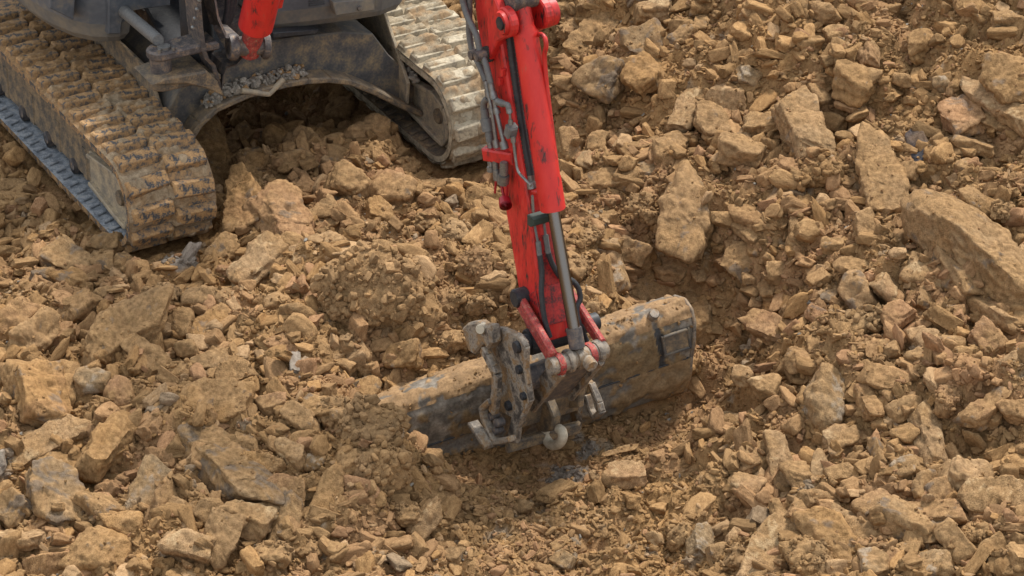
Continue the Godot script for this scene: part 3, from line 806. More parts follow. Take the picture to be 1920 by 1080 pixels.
func place_rock(row: Array, idx: int) -> void:
	var px: float = row[0]; var py: float = row[1]
	var L: float = row[2]; var S: float = row[3]
	var an := deg_to_rad(row[4])
	var style: String = row[5]
	var col: String = row[6]
	var r := RandomNumberGenerator.new()
	r.seed = 900 + idx * 17
	var mpp := (cam_pos.distance_to(hit(px, py, 0.05))) / F
	var slope := 0.3
	var g := Vector3(cos(an), 0, sin(an) / 0.68)
	g.y = -slope * g.z
	var upn := Vector3(0, 1, slope).normalized()
	var lm := L * mpp * lerpf(1.0, g.length(), 0.75)
	var ax := g.normalized()
	var az := ax.cross(upn).normalized()
	var kw := Vector2(az.x, az.dot(up_v)).length()
	# part of az that lies across the stone in the picture
	var acr := absf(-sin(an) * az.x + cos(an) * -az.dot(up_v))
	kw = maxf(acr, 0.45)
	var kh := maxf(absf(cos(an)) * upn.dot(up_v), 0.25)
	var hr := 0.75
	match style:
		"s": hr = 0.42
		"p": hr = 0.22
		"r": hr = 0.8
		"c": hr = 0.65
	var wm := S * mpp / (kw * 0.9 + hr * kh * 0.8)
	var hm := wm * hr
	var hd := Vector3(lm * 1.08, hm * 1.3, wm * 1.22) * 0.5
	var c := hit(px, py, hm * 0.4)
	var size := (lm + hm + wm) / 3.0
	var cs := clampf(size * 0.075, 0.006, 0.0105)
	if style == "c": cs *= 0.8
	var mb := rock_mesh(hd, 100 + idx * 31, style, col, cs)
	var bas := Basis(ax, upn, ax.cross(upn))
	bas = bas * Basis(Vector3.RIGHT, r.randfn() * 0.3) * Basis(Vector3.BACK, r.randfn() * 0.14)
	var o := obj(numbered(NAMES[style]), mb, M["rock%d" % (idx % 5)])
	o.transform = Transform3D(bas, c)
	o.set_meta("kind", "thing")
	var own := MultiMesh.new()
	var cnt := int(clampf(lm * wm * (9000.0 if style == "c" else 700.0), 6, 1500))
	var list := []
	for k in cnt:
		var vi := r.randi() % mb.v.size()
		var wn := bas * mb.n[vi]
		if wn.y < (-0.3 if style == "c" else 0.35): continue
		var wp := bas * mb.v[vi] + c
		var s := (0.007 if style == "c" else 0.004) * pow(7.0 if style == "c" and lm > 0.2 else 4.0, pow(r.randf(), 1.6))
		var tf := Transform3D(Basis.from_euler(Vector3(r.randf() * 6, r.randf() * 6, r.randf() * 6)) * Basis.from_scale(Vector3(r.randf_range(0.8, 1.4), 0.8, 1.0) * s * 10.0), wp + wn * s * 0.2)
		list.append([tf, (mb.c[vi] if style == "c" else soil_col(wp.x, wp.y, wp.z)) * r.randf_range(0.85, 1.15)])
	if style == "c":
		var mi := crumb_mm(list, crumbs[idx % crumbs.size()])
		mi.name = "crumbs"
		mi.transform = o.transform.affine_inverse()
		mi.set_meta("kind", "stuff")
		o.add_child(mi, true)
	else:
		dust.append_array(list)
	var lab: String = row[7] if row.size() > 7 else ""
	if lab != "":
		tag(o, lab, CATS[style], "stones lying in the rubble")
	else:
		var sz := "small" if L < 42 else ("large" if L > 74 else "middling")
		lab = "%s %s %s %s" % [sz, COLW[col], SHAPE[style], beside(px, py)]
		tag(o, lab, CATS[style], "stones lying in the rubble")

func clod_variants(n: int, style_of: Array, cellsize: float, sd: int) -> Array:
	var r := []
	for k in n:
		var mb := rock_mesh(Vector3(0.5, 0.4, 0.43) * 0.1, sd + k * 13, style_of[k % style_of.size()], "t", cellsize)
		for q in mb.c.size(): mb.c[q] = Color.WHITE
		r.append(mb.mesh())
	return r

func scatter(called: String, label: String, count: int, smin: float, smax: float, pw: float, variants: Array, sd: int, sink: float, dens: Callable) -> void:
	var r := RandomNumberGenerator.new()
	r.seed = sd
	var per := []
	for k in variants.size(): per.append([])
	for k in count:
		var x := r.randf_range(GX0 + 0.1, GX1 - 0.1)
		var z := r.randf_range(GZ0 + 0.1, GZ1 - 0.1)
		var s := smin * pow(smax / smin, pow(r.randf(), pw))
		var keep := r.randf()
		var v := r.randi() % variants.size()
		var bs := Basis.from_euler(Vector3(r.randfn() * 0.6, r.randf() * TAU, r.randfn() * 0.6)) * Basis.from_scale(Vector3(r.randf_range(0.8, 1.9), r.randf_range(0.45, 1.0), r.randf_range(0.6, 1.1)) * s * 10.0)
		var tone := r.randf_range(0.8, 1.15)
		var pick := r.randf()
		var l := minv * Vector3(x, 0, z)
		if l.z < 0.14 and l.z > -3.0 and absf(absf(l.x) - 0.767) < 0.24: continue
		if keep > dens.call(x, z, s): continue
		var y := gh(x, z)
		var col := soil_col(x, y, z) * tone * 1.06
		if pick < 0.012 and s < 0.022: col = Color(0.40, 0.40, 0.39) * tone
		elif pick < 0.06: col = PAL.p * tone
		elif pick < 0.12: col = PAL.o * tone
		elif pick < 0.2: col = PAL.d * tone
		elif pick < 0.26: col = PAL.k * tone
		per[v].append([Transform3D(bs, Vector3(x, y + s * (0.3 - sink), z)), col])
	var root := Node3D.new()
	root.name = called
	add_child(root, true)
	tag(root, label, "rubble", "", "stuff")
	for k in variants.size():
		var mm := MultiMesh.new()
		mm.transform_format = MultiMesh.TRANSFORM_3D
		mm.use_colors = true
		mm.mesh = variants[k]
		mm.instance_count = per[k].size()
		for q in per[k].size():
			mm.set_instance_transform(q, per[k][q][0])
			var cc: Color = per[k][q][1]
			cc.a = 1.0
			mm.set_instance_color(q, cc)
		var mi := MultiMeshInstance3D.new()
		mi.name = "crumbs"
		mi.multimesh = mm
		mi.material_override = M.rock0
		mi.set_meta("kind", "stuff")
		root.add_child(mi, true)

# ------------------------------------------------------------------ excavator (machine axes: x across, y up, z forward)
const TR := 0.2       # radius of the belt's outer face round the idler
const TY := 0.222
const ZF := -0.13
const ZB := -2.15

# point on the belt loop: s metres from the rear end of the upper run, forward over the nose; h above the belt face
func belt_pt(s: float, h: float) -> Vector2:
	var run := ZF - ZB
	var half := PI * TR
	s = fposmod(s, run * 2.0 + half * 2.0)
	if s < run: return Vector2(ZB + s, TY + TR + h)
	if s < run + half:
		var a := (s - run) / TR
		return Vector2(ZF + sin(a) * (TR + h), TY + cos(a) * (TR + h))
	if s < run * 2.0 + half: return Vector2(ZF - (s - run - half), TY - TR - h)
	var b := (s - run * 2.0 - half) / TR
	return Vector2(ZB - sin(b) * (TR + h), TY - cos(b) * (TR + h))

func make_track(root: Node3D, cx: float, pale: bool) -> void:
	var tr := Node3D.new()
	tr.name = "track"
	root.add_child(tr, true)
	tr.set_meta("label", "track coated in pale cream clay" if pale else "rubber track caked with ochre mud")
	var hwid := 0.2
	var total := (ZF - ZB) * 2.0 + TAU * TR
	# belt: a closed loft of a flat section
	var mb := MB.new()
	var mi_ := MB.new()
	var n := 170
	for j in n:
		var a := belt_pt(total * j / n, 0.0)
		var b := belt_pt(total * (j + 1) / n, 0.0)
		var ai := belt_pt(total * j / n, -0.026)
		var bi := belt_pt(total * (j + 1) / n, -0.026)
		var x0 := cx - hwid
		var x1 := cx + hwid
		mb.quad(Vector3(x0, a.y, a.x), Vector3(x1, a.y, a.x), Vector3(x1, b.y, b.x), Vector3(x0, b.y, b.x))
		mi_.quad(Vector3(x1, ai.y, ai.x), Vector3(x0, ai.y, ai.x), Vector3(x0, bi.y, bi.x), Vector3(x1, bi.y, bi.x))
		mb.quad(Vector3(x0, ai.y, ai.x), Vector3(x0, a.y, a.x), Vector3(x0, b.y, b.x), Vector3(x0, bi.y, bi.x))
		mb.quad(Vector3(x1, a.y, a.x), Vector3(x1, ai.y, ai.x), Vector3(x1, bi.y, bi.x), Vector3(x1, b.y, b.x))
	obj("belt", mb, M.pale_rubber if pale else M.rubber, tr)
	obj("belt_inner_face", mi_, M.frame if pale else M.belt_inner, tr)
	# drive links and rags of mud along the inner face of the lower run
	var lk := MB.new()
	for j in 26:
		var z := ZF - 0.06 - j * 0.075
		for e in [-1.0, 1.0]:
			box(lk, Vector3(cx + e * 0.165, TY - TR + 0.031, z), Vector3(0.05, 0.010, 0.03), 0.004, Basis(Vector3.UP, 0.3))
	obj("belt_ridges", lk, M.frame if pale else M.belt_inner, tr).set_meta("kind", "stuff")
	# lugs: two staggered rows
	var lug := MB.new()
	prism(lug, pg2([[-0.040, 0.0], [0.040, 0.0], [0.031, 0.033], [0.026, 0.036], [-0.026, 0.036], [-0.031, 0.033]]), 0, -0.090, 0.096, 0.006)
	var lm := lug.mesh()
	var pitch := 0.118
	var cnt := int(total * 0.62 / pitch)
	for e in 2:
		for j in cnt:
			var s := 0.55 + j * pitch + e * pitch * 0.5
			if s > total * 0.68: continue
			var p := belt_pt(s, -0.003)
			var q := belt_pt(s + 0.004, -0.003)
			var dir := Vector3(0, q.y - p.y, q.x - p.x).normalized()
			var nrm := dir.cross(Vector3.RIGHT)
			var o := put("tread_lug", lm, M.pale_rubber if pale else M.rubber, tr)
			o.transform = Transform3D(Basis(Vector3.RIGHT, nrm, dir) * Basis(Vector3.UP, (0.06 if e == 0 else -0.06) + rng.randfn() * 0.02), Vector3(cx + (-0.099 if e == 0 else 0.094), p.y, p.x))
	# caked mud over belt and lugs
	var sm := sheet(420, 44, func(u: float, w: float) -> Vector3:
			var s := 0.6 + u * (total * 0.66 - 0.6)
			var p := belt_pt(s, 0.0)
			return Vector3(cx - 0.199 + 0.398 * w, p.y, p.x),
		func(p: Vector3, u: float, w: float) -> Array:
			var a := nz.get_noise_3dv(p * 6.0 + Vector3(cx * 9, 0, 0))
			var b := nfine.get_noise_3dv(p * 22.0)
			var c := ncell.get_noise_3dv(p * 14.0)
			var s := 0.6 + u * (total * 0.66 - 0.6)
			var lugw := 0.5 + 0.5 * cos(TAU * ((s - 0.55) / pitch - (0.0 if w < 0.5 else 0.5)))
			var hh_ := 0.004 + 0.006 * smoothstep(2.1, 1.7, s) + a * 0.022 + b * 0.008 - (c + 0.6) * 0.008 + smoothstep(0.45, 0.75, lugw) * 0.023
			hh_ *= smoothstep(0.0, 0.06, w) * smoothstep(1.0, 0.94, w)
			var col: Color
			if pale:
				hh_ += 0.009 + a * 0.008
				col = Color(0.46, 0.405, 0.305).lerp(Color(0.44, 0.31, 0.18), clampf(a * 2.2 + b * 1.1 + c * 0.3 + 0.12, 0, 0.9))
			else:
				col = Color(0.43, 0.275, 0.135).lerp(Color(0.46, 0.385, 0.28), clampf(a * 1.6 + 0.3 + b * 0.5 + (s - 2.0) * 0.9, 0, 0.85))
			col *= 0.9 + 0.3 * b
			col.a = 1.0
			return [hh_, col])
	var cm := obj("caked_mud", sm, M.mud, tr)
	cm.set_meta("kind", "stuff")
	# frame between the runs
	var side := -1.0 if cx < 0 else 1.0
	var fr := MB.new()
	prism(fr, pg2([[-2.0, 0.10], [-0.30, 0.10], [-0.22, 0.14], [-0.24, 0.30], [-0.34, 0.355], [-2.0, 0.355]]), 0, cx - 0.085, cx + 0.085, 0.012)
	obj("track_frame", fr, M.frame, tr)
	# outer and inner ledges of the frame
	for e in [-1.0, 1.0]:
		var lg := MB.new()
		prism(lg, pg2([[-2.0, 0.085], [-0.42, 0.085], [-0.36, 0.12], [-0.42, 0.24], [-0.55, 0.285], [-2.0, 0.285]]), 0, cx + e * 0.10 - 0.014, cx + e * 0.10 + 0.014, 0.006)
		obj("side_plate", lg, M.frame_pale if e != side else M.frame, tr)
		for j in 5:
			var rb := MB.new()
			box(rb, Vector3(cx + e * 0.112, 0.16, -0.6 - j * 0.3), Vector3(0.012, 0.15, 0.05), 0.004)
			obj("rib", rb, M.frame, tr)
	for j in 6:
		var ro := MB.new()
		var z := -0.44 - j * 0.29
		tube(ro, PackedVector3Array([Vector3(cx - 0.125, 0.088, z), Vector3(cx - 0.124, 0.088, z), Vector3(cx - 0.06, 0.088, z), Vector3(cx - 0.055, 0.088, z), Vector3(cx + 0.055, 0.088, z), Vector3(cx + 0.06, 0.088, z), Vector3(cx + 0.124, 0.088, z), Vector3(cx + 0.125, 0.088, z)]), [0.02, 0.036, 0.036, 0.046, 0.046, 0.036, 0.036, 0.02], 18)
		obj("roller", ro, M.cast, tr)
	# front idler and its yoke
	var idl := MB.new()
	tube(idl, PackedVector3Array([Vector3(cx - 0.06, TY, ZF), Vector3(cx - 0.055, TY, ZF), Vector3(cx - 0.03, TY, ZF), Vector3(cx - 0.028, TY, ZF), Vector3(cx + 0.028, TY, ZF), Vector3(cx + 0.03, TY, ZF), Vector3(cx + 0.055, TY, ZF), Vector3(cx + 0.06, TY, ZF)]), [0.04, 0.150, 0.155, 0.170, 0.170, 0.155, 0.150, 0.04], 36)
	obj("idler_wheel", idl, M.frame, tr)
	for e in [-1.0, 1.0]:
		var y := MB.new()
		prism(y, pg2([[-0.52, 0.10], [-0.20, 0.06], [-0.12, 0.055], [-0.065, 0.12], [-0.06, 0.20], [-0.10, 0.275], [-0.22, 0.30], [-0.52, 0.26]]), 0, cx + e * 0.118 - 0.009, cx + e * 0.118 + 0.009, 0.005)
		obj("idler_yoke", y, M.frame_pale, tr)
		# raised rim of the yoke
		var rim := MB.new()
		var path := [[-0.50, 0.25], [-0.22, 0.29], [-0.115, 0.262], [-0.078, 0.20], [-0.082, 0.13], [-0.13, 0.075], [-0.22, 0.08], [-0.5, 0.115]]
		for k in path.size() - 1:
			var a := Vector3(cx + e * 0.133, path[k][1], path[k][0])
			var b := Vector3(cx + e * 0.133, path[k + 1][1], path[k + 1][0])
			beam(rim, a, b, 0.03, 0.022, 0.004)
		obj("yoke_rim", rim, M.frame_pale, tr)
		var hub := MB.new()
		cyl(hub, Vector3(cx + e * 0.123, TY - 0.03, ZF - 0.05), Vector3(cx + e * 0.141, TY - 0.03, ZF - 0.05), 0.035)
		obj("hub_cap", hub, M.frame, tr)
	var spr := MB.new()
	cyl(spr, Vector3(cx - 0.05, TY, ZB), Vector3(cx + 0.05, TY, ZB), 0.165, 30, 0.01)
	obj("sprocket", spr, M.frame, tr)

func make_carbody(root: Node3D) -> void:
	var n := Node3D.new()
	n.name = "undercarriage_frame"
	root.add_child(n)
	var low := [[-0.62, 0.14], [-0.53, 0.25], [-0.445, 0.353], [-0.366, 0.405], [-0.212, 0.435], [-0.03, 0.44], [0.072, 0.432], [0.18, 0.412], [0.281, 0.375], [0.411, 0.29], [0.53, 0.199], [0.63, 0.13]]
	var poly := low.duplicate()
	poly.append_array([[0.66, 0.24], [0.60, 0.33], [0.52, 0.42], [0.444, 0.54], [0.30, 0.585], [-0.074, 0.63], [-0.36, 0.60], [-0.50, 0.50], [-0.58, 0.38], [-0.66, 0.28]])
	var mb := MB.new()
	prism(mb, pg2(poly), 2, -1.5, -0.42, 0.006)
	obj("arch_plate", mb, M.carbody, n)
	var fl := MB.new()
	for k in low.size() - 1:
		var a := Vector3(low[k][0], low[k][1] + 0.006, -0.375)
		var b := Vector3(low[k + 1][0], low[k + 1][1] + 0.006, -0.375)
		beam(fl, a, b + (b - a) * 0.02, 0.10, 0.028, 0.006, Vector3.BACK)
	obj("lower_flange", fl, M.frame, n)
	# gusset walls running to the tracks
	for e in [-1.0, 1.0]:
		var g := MB.new()
		prism(g, pg2([[-1.4, 0.2], [-0.36, 0.17], [-0.34, 0.30], [-0.46, 0.44], [-0.56, 0.56], [-1.4, 0.56]]), 0, e * 0.575 - 0.008, e * 0.575 + 0.008, 0.003)
		obj("gusset", g, M.frame_pale if e > 0 else M.frame, n)
	var bar := MB.new()
	var pts := mps([[452, 170], [470, 172], [500, 176], [506, 174], [520, 160], [532, 148]], 2, -0.33)
	tube(bar, spline(pts, 0.01), 0.013, 10)
	obj("tow_bar", bar, M.frame_pale, n)
	var sw := MB.new()
	cyl(sw, Vector3(-0.05, 0.60, -0.95), Vector3(-0.05, 0.68, -0.95), 0.42, 40, 0.01)
	obj("slew_ring", sw, M.cast, n)
	var bl := MB.new()
	box(bl, Vector3(0, 0.2, -2.72), Vector3(1.9, 0.38, 0.04), 0.008)
	obj("dozer_blade", bl, M.carbody, root)
	for e in [-1.0, 1.0]:
		var ba := MB.new()
		beam(ba, Vector3(e * 0.42, 0.26, -1.5), Vector3(e * 0.42, 0.2, -2.7), 0.1, 0.1, 0.01)
		obj("blade_arm", ba, M.carbody, root)

func make_upper(root: Node3D) -> void:
	# body skirt; the outline runs round the machine at y 0.64
	var n := Node3D.new()
	n.name = "body"
	root.add_child(n)
	n.set_meta("label", "dusty charcoal grey body skirt")
	var left := [[-0.90, -1.75], [-0.905, -1.34], [-0.893, -1.12], [-0.868, -0.97], [-0.82, -0.83], [-0.76, -0.745], [-0.70, -0.70], [-0.64, -0.685], [-0.585, -0.70], [-0.56, -0.76], [-0.5, -1.1], [-0.3, -1.3], [-0.3, -1.9], [-0.6, -2.05]]
	var right := [[-0.085, -1.9], [-0.085, -0.46], [-0.04, -0.42], [0.12, -0.375], [0.30, -0.335], [0.44, -0.315], [0.55, -0.34], [0.63, -0.42], [0.68, -0.56], [0.70, -0.8], [0.70, -1.7], [0.5, -2.05]]
	loft_body("left_skirt", left, n, 0.0)
	loft_body("right_skirt", right, n, 0.02)
	var mid := MB.new()
	prism(mid, pg2([[-0.56, -1.06], [-0.085, -1.0], [-0.085, -1.9], [-0.56, -1.9]]), 1, 0.64, 1.2, 0.01)
	obj("recess_wall", mid, M.black, n)
	# panel above the swing cylinder opening
	var pn := MB.new()
	prism(pn, pxpoly([[224, 62], [226, 40], [232, 27], [246, 19], [270, 14], [317, 8], [317, -60], [200, -60], [200, 62]], 2, -0.69), 2, -0.76, -0.672, 0.006)
	obj("front_panel", pn, M.body, n)
	var door := MB.new()
	prism(door, pxpoly([[92, 14], [136, 36], [139, 0], [139, -30], [95, -40]], 2, -0.76), 2, -0.83, -0.748, 0.004)
	obj("hatch", door, M.body, n)
	var step := MB.new()
	prism(step, pxpoly([[505, 66], [585, 58], [592, 50], [505, 56]], 2, -0.40), 2, -0.42, -0.365, 0.003)
	obj("lower_lip", step, M.black, n)
	for k in 4:
		var sl := MB.new()
		var a := mp(579, 3 + k * 4 - 4, 2, -0.325)
		var b := mp(608, -1 + k * 4 - 4, 2, -0.325)
		tube(sl, PackedVector3Array([a, b]), 0.0035, 6)
		obj("vent_slat", sl, M.black, n)
	var pl := MB.new()
	prism(pl, pxpoly([[622, 8], [628, 27], [700, 17], [700, -4], [622, 2]], 2, -0.322), 2, -0.345, -0.309, 0.003)
	obj("cover_plate", pl, M.body_dust, n)
	var bt := MB.new()
	var bc := mp(674, 15, 2, -0.305)
	cyl(bt, bc + Vector3(0, 0, -0.01), bc + Vector3(0, 0, 0.006), 0.012)
	obj("bolt", bt, M.zinc, n)

	# swing bracket casting
	var br := Node3D.new()
	br.name = "swing_bracket"
	root.add_child(br)
	var web := MB.new()
	prism(web, pxpoly([[354, -40], [388, -40], [398, 20], [412, 52], [436, 56], [446, 76], [443, 98], [430, 112], [414, 116], [408, 130], [404, 164], [396, 160], [392, 140], [384, 112], [372, 100], [366, 84], [360, 40]], 2, -0.2), 2, -0.27, -0.12, 0.014)
	obj("bracket_casting", web, M.cast, br)
	for k in 4:
		var b2 := MB.new()
		var p := mp(374 - k * 4, 1 + k * 17, 2, -0.12)
		cyl(b2, p + Vector3(0, 0, -0.01), p + Vector3(0, 0, 0.008), 0.008)
		obj("bolt", b2, M.zinc, br)
	var tg := MB.new()
	var tp := []
	for k in 9:
		var a := PI * 0.5 + PI * k / 8.0
		tp.append([-0.67 + cos(a) * 0.058, -0.2 + sin(a) * 0.058])
	tp.append([-0.5, -0.268]); tp.append([-0.43, -0.27]); tp.append([-0.43, -0.13]); tp.append([-0.5, -0.14])
	prism(tg, pg2(tp), 1, 0.795, 0.835, 0.008)
	obj("upper_ear", tg, M.cast, br)
	var tg2 := MB.new()
	prism(tg2, pg2(tp), 1, 0.655, 0.69, 0.008)
	obj("lower_ear", tg2, M.frame, br)
	var pin := MB.new()
	cyl(pin, Vector3(-0.67, 0.69, -0.2), Vector3(-0.67, 0.797, -0.2), 0.046, 22)
	obj("bushing", pin, M.cast, br)
	var cap := MB.new()
	cyl(cap, Vector3(-0.655, 0.835, -0.19), Vector3(-0.655, 0.845, -0.19), 0.03, 20)
	obj("pin_cap", cap, M.zinc, br)
	for q in [[-0.69, -0.16], [-0.63, -0.15]]:
		var b3 := MB.new()
		cyl(b3, Vector3(q[0], 0.834, q[1]), Vector3(q[0], 0.85, q[1]), 0.009, 8)
		obj("bolt", b3, M.zinc, br)
	var fin := MB.new()
	prism(fin, pxpoly([[268, 143], [300, 130], [372, 118], [392, 138], [404, 165], [372, 152], [330, 142]], 2, -0.2), 2, -0.30, -0.11, 0.008)
	obj("lower_casting", fin, M.frame, br)
	var post := MB.new()
	cyl(post, Vector3(-0.44, 0.6, -0.33), Vector3(-0.44, 1.25, -0.33), 0.07, 20)
	obj("swing_post", post, M.black, br)
	var stay := MB.new()
	beam(stay, Vector3(-0.44, 0.66, -0.3), Vector3(-0.3, 0.66, -0.98), 0.24, 0.07, 0.01)
	obj("bracket_stay", stay, M.black, br)
	var stay2 := MB.new()
	beam(stay2, Vector3(-0.44, 1.16, -0.3), Vector3(-0.3, 1.16, -0.98), 0.24, 0.07, 0.01)
	obj("bracket_stay", stay2, M.black, br)
	var rod := MB.new()
	cyl(rod, Vector3(-0.665, 0.86, -0.22), mp(236, 44, 2, -0.66) + Vector3(0.02, 0.02, -0.25), 0.027, 18)
	obj("swing_rod", rod, M.hose, br)
	# lower eye of the boom cylinder
	var axl := MB.new()
	var pa := mp(428, 88, 2, -0.13)
	var pb := mp(503, 84, 2, -0.10)
	cyl(axl, pa, pb, 0.042, 22, 0.008)
	obj("cylinder_pin", axl, M.cast, br)
	var ear := MB.new()
	cyl(ear, pb + (pa - pb) * 0.16, pb, 0.062, 24, 0.008)
	obj("pin_boss", ear, M.cast, br)
	var lob := MB.new()
	cyl(lob, pa, pa + (pb - pa) * 0.22, 0.060, 24, 0.008)
	obj("pin_boss", lob, M.cast, br)

	var bc2 := Node3D.new()
	bc2.name = "boom_cylinder"
	root.add_child(bc2)
	var c0 := (pa + pb) * 0.5 + (pb - pa) * 0.06
	var top := mp(491, 0, 2, -0.02)
	var dir := (top - c0).normalized()
	var bar := MB.new()
	cyl(bar, c0 + dir * 0.10, c0 + dir * 0.95, 0.074, 28, 0.016)
	obj("barrel", bar, M.red_barrel, bc2)
	var eye := MB.new()
	cyl(eye, c0 - dir * 0.05, c0 + dir * 0.12, 0.045, 20, 0.008)
	obj("eye", eye, M.red_mud, bc2)
	var lug := MB.new()
	beam(lug, c0 + dir * 0.2 + Vector3(0.085, 0, 0.01), c0 + dir * 0.42 + Vector3(0.08, 0, 0.01), 0.03, 0.02, 0.006)
	obj("port_lug", lug, M.red, bc2)
	var rd := MB.new()
	cyl(rd, c0 + dir * 0.95, c0 + dir * 1.35, 0.035, 18)
	obj("rod", rd, M.chrome, bc2)
	var top2 := c0 + dir * 1.35
	# boom, above the picture
	var bm := Node3D.new()
	bm.name = "boom"
	root.add_child(bm)
	var path := PackedVector3Array([Vector3(-0.45, 1.22, -0.34), Vector3(-0.35, 1.8, -0.2), Vector3(-0.2, 2.4, 0.4), Vector3(-0.1, 2.62, 0.9), Vector3(-0.0625, 2.5, 1.32)])
	var bb := MB.new()
	for k in path.size() - 1:
		var d := (path[k + 1] - path[k]).normalized()
		beam(bb, path[k] - d * 0.03, path[k + 1] + d * 0.03, 0.2 - 0.02 * k, 0.24 - 0.02 * k, 0.012)
	obj("boom_beam", bb, M.red, bm)
	var cl := MB.new()
	beam(cl, top2, Vector3(-0.28, 2.1, 0.2), 0.08, 0.1, 0.01)
	obj("cylinder_clevis", cl, M.red, bm)
	for k in 3:
		var hs := MB.new()
		tube(hs, spline(mps([[424 + k * 8, -60], [427 + k * 7, 0], [424 + k * 5, 30], [418 + k * 3, 52]], 2, -0.3), 0.02), 0.013, 8)
		obj("boom_hose", hs, M.black, bm)

func loft_body(called: String, outl: Array, parent: Node3D, dy: float) -> void:
	var p := pg2(outl)
	var rings := [[inset(p, 0.07), 0.635 + dy], [inset(p, 0.035), 0.642 + dy], [inset(p, 0.012), 0.675 + dy], [p, 0.74 + dy], [p, 1.0], [p, 1.28]]
	for part in 2:
		var mb := MB.new()
		var rr := range(0, 3) if part == 0 else range(3, rings.size() - 1)
		for q in rr:
			var A: PackedVector2Array = rings[q][0]
			var B: PackedVector2Array = rings[q + 1][0]
			for j in p.size():
				var j2 := (j + 1) % p.size()
				mb.quad(pt3(A[j].x, A[j].y, rings[q][1], 1), pt3(B[j].x, B[j].y, rings[q + 1][1], 1), pt3(B[j2].x, B[j2].y, rings[q + 1][1], 1), pt3(A[j2].x, A[j2].y, rings[q][1], 1))
		var e := 0 if part == 0 else rings.size() - 1
		var lid: PackedVector2Array = rings[e][0]
		var t := Geometry2D.triangulate_polygon(lid)
		for j in range(0, t.size(), 3):
			mb.tri(pt3(lid[t[j]].x, lid[t[j]].y, rings[e][1], 1), pt3(lid[t[j + 1]].x, lid[t[j + 1]].y, rings[e][1], 1), pt3(lid[t[j + 2]].x, lid[t[j + 2]].y, rings[e][1], 1))
		obj(called + ("_rim" if part == 0 else ""), mb, M.body_dust if part == 0 else M.body, parent)

const XL := -0.12
const XR := -0.005
const XC := -0.0625

# pixel to a point just off the arm's front face
func mpf(px: float, py: float, lift: float) -> Vector3:
	var a := mp(990, 380, 0, XL)
	var e := (mp(1022, 612, 0, XL) - a).normalized()
	var nn := e.cross(Vector3.RIGHT).normalized()
	if nn.z < 0.0: nn = -nn
	var cc := minv * cam_pos
	var d := minv.basis * ray(px, py)
	return cc + d * ((a + nn * lift - cc).dot(nn) / d.dot(nn))

